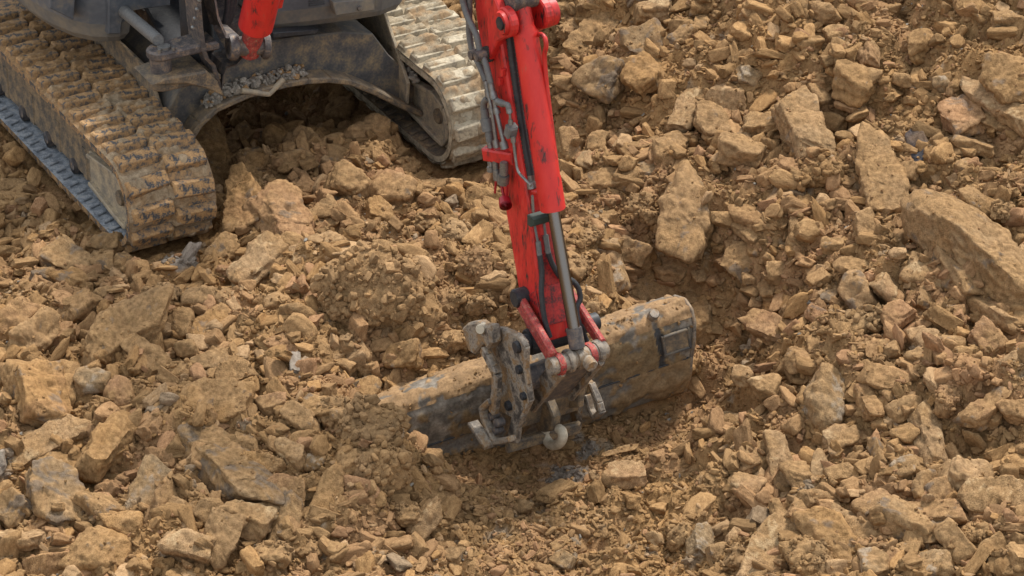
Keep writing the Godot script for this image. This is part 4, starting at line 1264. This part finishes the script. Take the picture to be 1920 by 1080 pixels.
func make_arm(root: Node3D) -> void:
	var n := Node3D.new()
	n.name = "arm"
	root.add_child(n)
	n.set_meta("label", "scuffed red dipper arm")
	# box section, side profile on the plane x = XL
	var prof := pxpoly([[888, 0], [915, 190], [947, 390], [975, 560], [985, 605], [996, 640], [1012, 652], [1024, 640], [1022, 610], [1010, 540], [990, 380], [958, 190], [936, 60], [928, 0]], 0, XL)
	var dd := (prof[0] - prof[1]).normalized()
	prof.append(Vector2(1.40, 2.58)); prof.append(Vector2(1.20, 2.55))
	var mb := MB.new()
	prism(mb, prof, 0, XL, XR, 0.007)
	obj("arm_beam", mb, M.red, n)
	# greasy front plate
	var fp := MB.new()
	var f0 := mp(989, 392, 0, XL); var f1 := mp(1010, 540, 0, XL); var f2 := mp(1022, 612, 0, XL)
	for q in [[f0, f1], [f1, f2]]:
		var d: Vector3 = (q[1] - q[0]).normalized()
		var up := Vector3.RIGHT.cross(d).normalized()
		beam(fp, q[0] + Vector3(0.0575, 0, 0) - up * 0.003, q[1] + Vector3(0.0575, 0, 0) - up * 0.003, 0.100, 0.008, 0.002)
	obj("front_plate", fp, M.red_grimy, n)
	var sk := MB.new()
	prism(sk, pxpoly([[972, 548], [986, 604], [997, 636], [1010, 646], [1020, 634], [1017, 600], [1006, 545], [990, 552]], 0, XL), 0, XL - 0.006, XL + 0.01, 0.002)
	obj("wear_plate", sk, M.red_grimy, n)
	var tip := MB.new()
	var tc := mp(1010, 636, 0, XL)
	cyl(tip, Vector3(XL - 0.05, tc.y, tc.z), Vector3(XR + 0.05, tc.y, tc.z), 0.052, 26, 0.006)
	obj("tip_boss", tip, M.black, n)
	# cylinder bracket: plate and two ears
	for e in [0, 1]:
		var x := XL - 0.004 if e == 0 else XR + 0.03
		var cpt := mp(950, 36, 0, XL)
		var er := MB.new()
		var pl := PackedVector2Array()
		for k in 13:
			var a := -PI * 0.45 + PI * 1.2 * k / 12.0
			pl.append(Vector2(cpt.z + 0.02 + cos(a) * 0.058, cpt.y + sin(a) * 0.058))
		pl.append(Vector2(cpt.z - 0.12, cpt.y + 0.14)); pl.append(Vector2(cpt.z - 0.09, cpt.y - 0.20)); pl.append(Vector2(cpt.z - 0.03, cpt.y - 0.10))
		prism(er, pl, 0, x - 0.02, x + 0.016, 0.006)
		obj("cylinder_ear", er, M.red, n)
		var bs := MB.new()
		cyl(bs, Vector3(x - 0.034 if e == 0 else x + 0.01, cpt.y, cpt.z + 0.02), Vector3(x - 0.01 if e == 0 else x + 0.045, cpt.y, cpt.z + 0.02), 0.047 if e == 0 else 0.055, 24, 0.006)
		var bo := obj("ear_boss", bs, M.red, n)
		var pn := MB.new()
		cyl(pn, Vector3(x - 0.040 if e == 0 else x + 0.04, cpt.y, cpt.z + 0.02), Vector3(x - 0.032 if e == 0 else x + 0.052, cpt.y, cpt.z + 0.02), 0.026, 18)
		obj("pin", pn, M.black, bo)
	# small lugs welded on
	for q in [[943, 135], [938, 152]]:
		var lg := MB.new()
		box(lg, mp(q[0], q[1], 0, XL - 0.008), Vector3(0.02, 0.03, 0.02), 0.004)
		obj("lug", lg, M.red, n)

	# bucket cylinder
	var cy := Node3D.new()
	cy.name = "bucket_cylinder"
	root.add_child(cy)
	var a0 := mp(985, 58, 0, XC); var a1 := mp(1037, 394, 0, XC)
	var dr := (a1 - a0).normalized()
	var brl := MB.new()
	tube(brl, PackedVector3Array([a0 - dr * 0.10, a0 - dr * 0.02, a0, a0 + dr * 0.004, a0 + dr * 0.012, a0 + dr * 0.018, a1 - dr * 0.13, a1 - dr * 0.126, a1 - dr * 0.006, a1, a1 + dr * 0.001]), [0.034, 0.036, 0.044, 0.049, 0.050, 0.047, 0.047, 0.049, 0.049, 0.044, 0.02], 30)
	obj("barrel", brl, M.red_barrel, cy)
	var eye := MB.new()
	var e0 := a0 - dr * 0.13
	cyl(eye, Vector3(XL + 0.012, e0.y, e0.z), Vector3(XR - 0.0, e0.y, e0.z), 0.05, 24)
	obj("eye", eye, M.cast, cy)
	var rodn := MB.new()
	var r1 := mp(1080, 638, 0, XC)
	cyl(rodn, a1, r1, 0.0235, 24, 0.001)
	obj("rod", rodn, M.chrome, cy)
	var re := MB.new()
	cyl(re, r1 - (r1 - a1).normalized() * 0.05, r1 + (r1 - a1).normalized() * 0.03, 0.031, 20)
	obj("rod_end", re, M.cast, cy)
	var pipe := MB.new()
	tube(pipe, spline(mps([[1004, 68], [1014, 64], [1022, 72], [1024, 88], [1021, 104], [1024, 150], [1034, 235], [1046, 330], [1051, 385]], 0, XC + 0.035), 0.02), 0.009, 10)
	obj("oil_pipe", pipe, M.red, cy)
	# linkage
	var lk := Node3D.new()
	lk.name = "bucket_linkage"
	root.add_child(lk)
	var tl := mp(1030, 688, 0, -0.19)
	var trr := Vector3(0.065, tl.y - 0.003, tl.z - 0.012)
	var tb := MB.new()
	cyl(tb, tl, trr, 0.036, 26, 0.005)
	obj("link_tube", tb, M.coupler, lk)
	for t in [0.16, 0.34, 0.50, 0.72, 0.86]:
		var rg := MB.new()
		cyl(rg, tl.lerp(trr, t - 0.05), tl.lerp(trr, t + 0.05), 0.046, 26, 0.006)
		obj("collar", rg, M.red_mud if t in [0.16, 0.72] else M.coupler, lk)
	var nut := MB.new()
	var nc := tl.lerp(trr, 0.58)
	cyl(nut, nc + Vector3(0, 0.0, 0.03), nc + Vector3(0, -0.006, 0.075), 0.026, 18, 0.004)
	obj("grease_cap", nut, M.coupler, lk)
	var l0 := mp(974, 562, 0, XL - 0.03)
	var ll := MB.new()
	beam(ll, l0, tl + Vector3(0.02, 0.03, -0.01), 0.03, 0.066, 0.008)
	obj("link_bar", ll, M.red_mud, lk)
	var lr := MB.new()
	beam(lr, Vector3(XR + 0.045, l0.y + 0.02, l0.z + 0.01), trr + Vector3(-0.012, 0.02, -0.01), 0.026, 0.05, 0.006)
	obj("link_bar", lr, M.red_mud, lk)
	for e in [0, 1]:
		var pv := MB.new()
		var xx := XL - 0.055 if e == 0 else XR + 0.005
		cyl(pv, Vector3(xx, l0.y + 0.01, l0.z), Vector3(xx + 0.06, l0.y + 0.01, l0.z), 0.037, 20, 0.006)
		obj("pivot_boss", pv, M.black, lk)
	# lower link: plate from the tube to the coupler
	var h0 := tl.lerp(trr, 0.5) + Vector3(0, -0.01, 0)
	var h1 := mp(1030, 742, 0, XC)
	var hl := MB.new()
	beam(hl, h0, h1, 0.18, 0.045, 0.008)
	obj("lower_link", hl, M.cast, lk)
	for e in [-1.0, 1.0]:
		var hc := MB.new()
		beam(hc, h0 + Vector3(e * 0.085, 0, 0.01), h1 + Vector3(e * 0.085, -0.01, 0), 0.022, 0.08, 0.006)
		obj("link_cheek", hc, M.coupler, lk)

	# hoses and fittings on the left face
	var hy := Node3D.new()
	hy.name = "hydraulic_lines"
	root.add_child(hy)
	var xo := XL - 0.028
	for q in [[[[866, -30], [868, 2], [877, 32], [893, 66], [900, 96], [910, 118], [920, 156]], 0.0135], [[[878, -30], [880, 10], [880, 62], [886, 95], [899, 122], [911, 152]], 0.0135]]:
		var hs := MB.new()
		ribbed(hs, mps(q[0], 0, xo - (0.0 if q[0][1][0] == 880 else 0.025)), q[1])
		obj("ribbed_hose", hs, M.hose, hy)
	var clampb := MB.new()
	box(clampb, mp(908, 103, 0, xo), Vector3(0.05, 0.045, 0.06), 0.006)
	obj("hose_clamp", clampb, M.green, hy)
	for q in [[886, 103], [897, 105]]:
		var bn := MB.new()
		var p := mp(q[0], q[1], 0, xo - 0.04)
		cyl(bn, p + Vector3(-0.012, 0, 0), p + Vector3(0.03, 0, 0), 0.02, 12)
		obj("clamp_nut", bn, M.cast, hy)
	var runs := [[[[920, 156], [923, 172]], 0.0125, "ferrule"], [[[911, 152], [914, 168]], 0.0115, "ferrule"], [[[914, 168], [917, 182]], 0.013, "hex_nut"], [[[923, 172], [927, 186]], 0.0155, "hex_nut"],
		[[[917, 182], [922, 205], [930, 262]], 0.008, "steel_pipe"], [[[927, 186], [931, 210], [945, 268]], 0.009, "steel_pipe"], [[[921, 200], [923, 212]], 0.0125, "hex_nut"], [[[930, 202], [933, 214]], 0.014, "hex_nut"],
		[[[929, 262], [932, 277]], 0.014, "hex_nut"], [[[943, 265], [947, 280]], 0.016, "hex_nut"],
		[[[915, 184], [908, 192], [907, 205]], 0.013, "elbow"], [[[908, 204], [911, 226]], 0.016, "fitting"], [[[911, 222], [916, 246]], 0.0235, "valve_body"], [[[916, 246], [919, 266]], 0.015, "fitting"], [[[918, 264], [920, 278]], 0.012, "hex_nut"],
		[[[932, 190], [944, 195]], 0.014, "fitting"], [[[944, 195], [952, 197], [954, 206]], 0.011, "elbow"], [[[954, 204], [956, 213]], 0.012, "hex_nut"], [[[956, 212], [957, 228]], 0.005, "steel_pipe"], [[[957, 224], [958, 234]], 0.010, "hex_nut"],
		[[[962, 256], [963, 268]], 0.010, "hex_nut"], [[[963, 268], [967, 300], [972, 322], [986, 338], [996, 348]], 0.0055, "steel_pipe"],
		[[[998, 366], [1000, 398]], 0.0055, "steel_pipe"], [[[919, 297], [921, 312]], 0.013, "hex_nut"], [[[929, 300], [930, 318]], 0.0125, "hex_nut"], [[[931, 318], [933, 338]], 0.0155, "quick_coupling"], [[[945, 304], [945, 328]], 0.0165, "hex_nut"], [[[945, 328], [943, 344]], 0.0225, "quick_coupling"], [[[920, 312], [921, 322]], 0.016, "quick_coupling"]]
	for q in runs:
		var t := MB.new()
		var pts := mps(q[0], 0, xo - 0.008)
		if pts.size() > 2: tube(t, spline(pts, 0.008), q[1], 10)
		else: cyl(t, pts[0], pts[1], q[1], 8 if q[2] == "hex_nut" else 16, 0.003)
		obj(q[2], t, M.zinc if q[2] != "fitting" and q[2] != "elbow" and q[2] != "valve_body" else M.hose, hy)
	var vb := MB.new()
	box(vb, mp(958, 245, 0, xo), Vector3(0.04, 0.05, 0.04), 0.006, Basis(Vector3.RIGHT, 0.3))
	obj("check_valve", vb, M.hose, hy)
	var rbk := MB.new()
	var b0 := mp(966, 296, 0, XL + 0.01)
	var b1 := mp(909, 287, 0, XL - 0.05)
	beam(rbk, b0, b1, 0.05, 0.045, 0.006, Vector3.UP)
	obj("coupling_bracket", rbk, M.red, hy)
	var st := MB.new()
	tube(st, mps([[940, 346], [943, 362], [946, 374]], 0, xo), 0.006, 8)
	tube(st, mps([[951, 346], [950, 362], [949, 374]], 0, xo), 0.005, 8)
	obj("cap_strap", st, M.red_plastic, hy)
	var cp := MB.new()
	var cc := mp(947, 380, 0, xo - 0.01)
	var cd := Vector3(-0.35, -0.25, 0.9).normalized()
	tube(cp, PackedVector3Array([cc - cd * 0.02, cc - cd * 0.018, cc, cc + cd * 0.018, cc + cd * 0.018, cc + cd * 0.004]), [0.004, 0.022, 0.024, 0.025, 0.018, 0.017], 20)
	obj("dust_cap", cp, M.red_plastic, hy)
	var tg := MB.new()
	beam(tg, mp(930, 338, 0, xo), mp(928, 362, 0, xo), 0.006, 0.012, 0.002)
	obj("cap_tag", tg, M.red_plastic, hy)
	# spiral-wrapped black hose along the front of the arm
	var sp := MB.new()
	var spts := spline(mps([[952, 48], [957, 80], [962, 120], [972, 190], [984, 265], [995, 328]], 0, XL + 0.028), 0.004)
	var rad := PackedFloat32Array()
	for j in spts.size(): rad.append(0.0155 if j % 4 != 0 else 0.0125)
	tube(sp, spts, rad, 12)
	obj("spiral_hose", sp, M.black, hy)
	var ff := MB.new()
	cyl(ff, mp(995, 326, 0, XL + 0.028), mp(997, 346, 0, XL + 0.028), 0.013)
	obj("ferrule", ff, M.zinc, hy)
	var fn := MB.new()
	cyl(fn, mp(996, 342, 0, XL + 0.02), mp(999, 354, 0, XL + 0.02), 0.019, 8)
	obj("hex_nut", fn, M.zinc, hy)
	var el := MB.new()
	cyl(el, mp(999, 358, 0, XL + 0.02), mp(1014, 362, 0, XL + 0.03), 0.011)
	obj("red_elbow", el, M.red, hy)
	var cb := MB.new()
	box(cb, mpf(1010, 409, 0.018), Vector3(0.085, 0.042, 0.045), 0.01)
	obj("pipe_clamp", cb, M.green, hy)
	for q in [[[[1002, 420], [1008, 452]], 0.005, "steel_pipe", 0.03], [[[1020, 416], [1023, 442]], 0.005, "steel_pipe", 0.06], [[[1009, 452], [1012, 480]], 0.010, "ferrule", 0.03], [[[1023, 440], [1028, 476]], 0.0105, "ferrule", 0.06]]:
		var t := MB.new()
		cyl(t, mpf(q[0][0][0], q[0][0][1], 0.018), mpf(q[0][1][0], q[0][1][1], 0.018), q[1], 10)
		obj(q[2], t, M.hose, hy)
	for q in [[[[1012, 478], [1016, 510], [1015, 545], [1018, 580], [1024, 610], [1031, 632]], 0.03], [[[1028, 474], [1036, 496], [1052, 520], [1072, 526], [1084, 540], [1088, 560], [1082, 576], [1084, 600], [1100, 640]], 0.085]]:
		var t := MB.new()
		var hp := PackedVector3Array()
		for w in q[0]: hp.append(mpf(w[0], w[1], 0.018))
		ribbed(t, hp, 0.0115)
		obj("lower_hose", t, M.black, hy)

func make_coupler(root: Node3D) -> void:
	var n := Node3D.new()
	n.name = "quick_coupler"
	root.add_child(n)
	n.set_meta("label", "muddy steel quick coupler plates and hooks")
	var pl := MB.new()
	prism(pl, pxpoly([[930, 612], [950, 612], [979, 625], [991, 640], [992, 677], [997, 716], [1002, 750], [992, 772], [979, 793], [976, 829], [963, 829], [962, 806], [968, 780], [952, 772], [938, 768], [933, 715], [926, 665], [926, 630]], 0, -0.22), 0, -0.245, -0.215, 0.006)
	obj("side_plate", pl, M.coupler, n)
	var rib := MB.new()
	var rp := mps([[975, 632], [988, 650], [987, 690], [992, 720], [996, 748], [984, 775], [972, 800], [969, 826]], 0, -0.25)
	for k in rp.size() - 1: beam(rib, rp[k], rp[k + 1], 0.022, 0.018, 0.004)
	obj("edge_rib", rib, M.coupler, n)
	for q in [[972, 650, 0.024], [976, 692, 0.018], [984, 742, 0.016], [956, 760, 0.02]]:
		var b := MB.new()
		var p := mp(q[0], q[1], 0, -0.245)
		cyl(b, p + Vector3(-0.016, 0, 0), p + Vector3(0.02, 0, 0), q[2], 18)
		obj("pin_end", b, M.black, n)
	# upper hook block
	var hb := MB.new()
	prism(hb, pxpoly([[878, 612], [888, 602], [906, 600], [914, 606], [930, 608], [934, 640], [926, 652], [918, 640], [900, 662], [890, 655]], 0, -0.27), 0, -0.30, -0.25, 0.008)
	obj("hook_block", hb, M.coupler, n)
	var hk := MB.new()
	cyl(hk, mp(900, 618, 0, -0.315), mp(914, 612, 0, -0.255), 0.02, 14)
	obj("hook_pin", hk, M.pale_metal, n)
	var lv := MB.new()
	var lp := mps([[908, 655], [916, 668], [926, 690], [932, 702], [931, 735], [926, 772]], 0, -0.29)
	for k in lp.size() - 1: beam(lv, lp[k] - (lp[k + 1] - lp[k]) * 0.06, lp[k + 1], 0.03, 0.042, 0.006)
	obj("lock_lever", lv, M.coupler, n)
	var uh := MB.new()
	var upx := mps([[921, 752], [906, 766], [910, 786], [922, 812], [930, 828], [946, 826], [960, 822]], 0, -0.30)
	for k in upx.size() - 1: beam(uh, upx[k] - (upx[k + 1] - upx[k]) * 0.08, upx[k + 1], 0.035, 0.024, 0.005)
	obj("lower_hook", uh, M.coupler, n)
	var lb := MB.new()
	beam(lb, mp(886, 792, 0, -0.33), mp(918, 838, 0, -0.33), 0.045, 0.026, 0.006)
	obj("wear_bar", lb, M.coupler, n)
	for q in [[926, 780], [936, 792], [934, 806]]:
		var ch_ := MB.new()
		var p := mp(q[0], q[1], 0, -0.28)
		cyl(ch_, p + Vector3(-0.02, 0, 0), p + Vector3(0.02, 0, 0), 0.018, 12)
		obj("chain_link", ch_, M.cast, n)
	# cross members and body
	var ct := MB.new()
	cyl(ct, Vector3(-0.22, 0.27, 2.05), Vector3(0.13, 0.29, 2.06), 0.05, 26, 0.006)
	obj("cross_tube", ct, M.cast, n)
	var t2 := mp(1010, 636, 0, XL)
	var ct2 := MB.new()
	cyl(ct2, Vector3(-0.235, t2.y, t2.z), Vector3(0.13, t2.y + 0.02, t2.z + 0.02), 0.034, 22)
	obj("coupler_pin", ct2, M.black, n)
	var bp := MB.new()
	prism(bp, pg2([[1.84, -0.02], [1.93, -0.03], [1.95, 0.06], [1.93, 0.15], [1.84, 0.17]]), 0, -0.215, 0.12, 0.008)
	obj("base_block", bp, M.frame, n)
	var fp := MB.new()
	var f0 := mp(950, 838, 2, 1.94); var f1 := mp(1086, 800, 2, 1.94)
	beam(fp, f0, f1, 0.05, 0.03, 0.006, Vector3.UP)
	obj("bottom_bar", fp, M.frame, n)
	# right-hand plates
	for q in [[0.135, [[1062, 720], [1096, 690], [1100, 715], [1088, 760], [1086, 806], [1074, 808], [1072, 770]]]]:
		var rp2 := MB.new()
		prism(rp2, pxpoly(q[1], 0, q[0]), 0, q[0] - 0.012, q[0] + 0.014, 0.005)
		obj("side_plate", rp2, M.coupler, n)
	var loop := MB.new()
	var lpp := mps([[1098, 712], [1110, 722], [1124, 756], [1128, 772], [1116, 782], [1108, 768], [1100, 740]], 0, 0.17)
	for k in lpp.size() - 1: beam(loop, lpp[k] - (lpp[k + 1] - lpp[k]) * 0.1, lpp[k + 1], 0.03, 0.022, 0.005)
	obj("lock_loop", loop, M.coupler, n)
	# lifting lug with its hook
	var lg := MB.new()
	prism(lg, pxpoly([[1008, 752], [1032, 748], [1045, 780], [1042, 806], [1018, 810], [1010, 790]], 0, -0.04), 0, -0.06, -0.02, 0.006)
	obj("lifting_lug", lg, M.frame, n)
	var rk := MB.new()
	tube(rk, spline(mps([[1022, 804], [1024, 822], [1034, 834], [1048, 832], [1055, 820], [1053, 808], [1048, 804]], 0, -0.04), 0.008), 0.02, 12)
	obj("lifting_hook", rk, M.pale_metal, n)

# the bucket: a shell swept along its own slightly rolled axis
const BAX := Vector3(1.0, 0.16, 0.165)
const BPROF := [[1.70, 0.215], [1.765, 0.248], [1.838, 0.272], [1.890, 0.252], [1.914, 0.205], [1.915, 0.13], [1.900, 0.04], [1.890, -0.07], [1.862, -0.138], [1.805, -0.182], [1.70, -0.215], [1.52, -0.22], [1.36, -0.20]]

func bk(x: float, t: float) -> Vector3:
	var k := clampf(t, 0.0, BPROF.size() - 1.001)
	var i := int(k)
	var a: Array = BPROF[i]
	var b: Array = BPROF[i + 1]
	var f := k - i
	return Vector3(0.65, lerpf(a[1], b[1], f), lerpf(a[0], b[0], f)) + BAX * (x - 0.65)

func make_bucket(root: Node3D) -> void:
	var n := Node3D.new()
	n.name = "bucket"
	root.add_child(n)
	n.set_meta("label", "wide mud-smeared ditching bucket seen from behind")
	var x0 := -0.74
	var x1 := 0.65
	# strips: name, profile range, look
	var strips := [["top_plate", 0.0, 3.55, 0], ["back_plate", 3.55, 6.0, 1], ["lower_plate", 6.0, 9.0, 2], ["floor_plate", 9.0, 12.0, 3]]
	for s in strips:
		var t0: float = s[1]; var t1: float = s[2]; var look: int = s[3]
		var nv := int(10 * (t1 - t0))
		var sh := sheet(190, nv, func(u: float, w: float) -> Vector3: return bk(lerpf(x0, x1, u), lerpf(t0, t1, w)),
			func(p: Vector3, u: float, w: float) -> Array:
				var a := nz.get_noise_3dv(p * 4.5 + Vector3(7, 0, 0))
				var b := nfine.get_noise_3dv(p * 18.0)
				var c := nz.get_noise_3dv(p * 13.0 + Vector3(0, 31, 0))
				var steel := Color(0.20, 0.185, 0.165).lerp(Color(0.44, 0.41, 0.37), clampf(c * 1.6 + 0.35, 0, 1))
				var mudc := Color(0.43, 0.285, 0.15)
				var th := 0.0
				if look == 0: th = 0.42 + smoothstep(0.3, 0.05, u) * 0.6 + a * 1.3 + b * 0.8 + c * 0.5
				elif look == 1:
					th = (0.42 if u > 0.68 else -0.12) + a * 1.2 + b * 0.6
					mudc = Color(0.29, 0.21, 0.115)
					# a scraped dark streak beside the number plate
					var st: float = absf(u - 0.895 - w * 0.02 + b * 0.01)
					if st < 0.012: th = -1.0; steel = Color(0.07, 0.075, 0.085)
					if u > 0.915: th -= 0.7
				elif look == 2:
					th = (0.15 if u > 0.62 else -0.1) + a * 1.3 + b * 0.7
					mudc = Color(0.34, 0.25, 0.15)
					steel = Color(0.25, 0.25, 0.25).lerp(Color(0.36, 0.33, 0.29), clampf(c + 0.4, 0, 1))
				var m := smoothstep(0.0, 0.22, th)
				var col := steel.lerp(mudc, m) * (0.92 + 0.3 * b)
				col.a = 1.0
				return [m * (0.004 + 0.009 * maxf(0.0, a) + 0.006 * (b + c)) + 0.0005, col], true)
		obj(s[0], sh, M.mud if look != 2 else M.shell, n)
	# soil caked on the top plate
	var cr := RandomNumberGenerator.new()
	cr.seed = 61
	var lst := []
	for k in 900:
		var u := cr.randf()
		var t := cr.randf_range(0.2, 3.2) if cr.randf() < 0.8 else cr.randf_range(3.2, 8.5)
		var q := bk(lerpf(x0, x1, u), t)
		if nz.get_noise_3dv(q * 4.5 + Vector3(7, 0, 0)) < -0.05: continue
		var s := 0.004 * pow(4.5, pow(cr.randf(), 1.8))
		lst.append([Transform3D(Basis.from_euler(Vector3(cr.randf() * 6, cr.randf() * 6, cr.randf() * 6)) * Basis.from_scale(Vector3(1.2, 0.7, 1.0) * s * 10.0), q + Vector3(0, 0.004, 0.003)), TAN * cr.randf_range(0.75, 1.1)])
	var cmm := crumb_mm(lst, crumbs[1])
	cmm.name = "caked_soil"
	cmm.set_meta("kind", "stuff")
	n.add_child(cmm)
	# inner skin so the shell has thickness
	var inn := MB.new()
	for j in 48:
		var ta := 12.0 * j / 48.0
		var tb := 12.0 * (j + 1) / 48.0
		var o1 := Vector3(0, -0.008, -0.014)
		inn.quad(bk(x0, ta) + o1, bk(x1, ta) + o1, bk(x1, tb) + o1, bk(x0, tb) + o1)
	obj("inner_skin", inn, M.frame, n)
	# the seam weld
	var seam := MB.new()
	var sp := PackedVector3Array()
	for k in 40: sp.append(bk(lerpf(x0, x1 - 0.01, k / 39.0), 6.0) + Vector3(0, 0, 0.0035))
	tube(seam, sp, 0.0042, 6)
	obj("weld_seam", seam, M.black, n)
	# end plates
	for e in [0, 1]:
		var pg := PackedVector2Array()
		for q in BPROF: pg.append(Vector2(q[0], q[1]))
		pg.append(Vector2(1.42, -0.05)); pg.append(Vector2(1.60, 0.12))
		var mb := MB.new()
		var xx: float = x0 if e == 0 else x1
		var off := BAX * (xx - 0.65)
		prism(mb, pg, 0, 0.65 - 0.014, 0.65 + 0.014, 0.004, Transform3D(Basis(BAX, Vector3.UP, Vector3.BACK), off + Vector3(0.65, 0, 0) - BAX * 0.65))
		obj("end_plate", mb, M.frame, n)
	# rim bead along the free end of the back
	var rim := MB.new()
	var rpth := PackedVector3Array()
	for k in 60: rpth.append(bk(x1 + 0.004, 1.0 + 8.0 * k / 59.0) + Vector3(0, 0, 0.002))
	tube(rim, rpth, 0.0085, 8)
	obj("end_bead", rim, M.coupler, n)
	# number plate holder
	var hp := MB.new()
	var c0 := bk(0.575, 4.75) + Vector3(0, 0, 0.008)
	var bxx := BAX.normalized()
	var bas := Basis(bxx, (Vector3.UP - bxx * bxx.y).normalized(), Vector3.ZERO)
	bas.z = bas.x.cross(bas.y)
	box(hp, c0, Vector3(0.105, 0.085, 0.012), 0.004, bas)
	obj("plate_holder", hp, M.frame, n)
	for q in [[0, 0.043, 0.115, 0.012], [0, -0.043, 0.115, 0.012], [0.054, 0, 0.012, 0.098], [-0.054, 0, 0.012, 0.098]]:
		var fr := MB.new()
		box(fr, c0 + bas * Vector3(q[0], q[1], 0.004), Vector3(q[2], q[3], 0.014), 0.003, bas)
		obj("holder_edge", fr, M.carbody, n)
	var kn := MB.new()
	cyl(kn, bk(0.50, 2.6), bk(0.50, 2.6) + Vector3(0, 0.03, 0.02), 0.022, 14)
	obj("drain_boss", kn, M.coupler, n)
	var sh2 := MB.new()
	var sc := bk(-0.52, 5.2) + Vector3(0, 0, 0.012)
	tube(sh2, spline(PackedVector3Array([sc + Vector3(-0.03, -0.02, 0), sc + Vector3(-0.02, 0.01, 0.01), sc + Vector3(0.01, 0.018, 0.014), sc + Vector3(0.03, 0.005, 0.0)]), 0.008), 0.009, 8)
	obj("eye_bolt", sh2, M.coupler, n)
	# ears that the coupler grips
	for x in [-0.18, 0.08]:
		var er := MB.new()
		prism(er, pg2([[1.80, 0.14], [1.97, 0.22], [2.02, 0.16], [2.01, 0.04], [1.86, -0.05]]), 0, x - 0.014, x + 0.014, 0.005)
		obj("mounting_ear", er, M.frame, n)

func gravel_on(root: Node, called: String, label: String, pts: Array, count: int, spread: float, variants: Array, smin: float, smax: float, sd: int) -> void:
	var r := RandomNumberGenerator.new()
	r.seed = sd
	var mm := MultiMesh.new()
	mm.transform_format = MultiMesh.TRANSFORM_3D
	mm.use_colors = true
	mm.mesh = variants[sd % variants.size()]
	mm.instance_count = count
	for k in count:
		var t := r.randf() * (pts.size() - 1)
		var i := mini(int(t), pts.size() - 2)
		var a: Vector3 = pts[i]
		var b: Vector3 = pts[i + 1]
		var s := smin * pow(smax / smin, pow(r.randf(), 2.0))
		var p := mtf * (a.lerp(b, t - i) + Vector3(r.randfn() * 0.006, absf(r.randfn()) * 0.4 * spread, r.randf_range(-1, 1) * spread))
		mm.set_instance_transform(k, Transform3D(Basis.from_euler(Vector3(r.randf() * 6, r.randf() * 6, r.randf() * 6)) * Basis.from_scale(Vector3.ONE * s * 10.0), p))
		var c := Color(0.40, 0.39, 0.37) * r.randf_range(0.7, 1.2)
		if r.randf() < 0.12: c = PAL.t
		c.a = 1.0
		mm.set_instance_color(k, c)
	var mi := MultiMeshInstance3D.new()
	mi.name = called
	mi.multimesh = mm
	mi.material_override = M.rock0
	root.add_child(mi, true)
	tag(mi, label, "gravel", "", "stuff")
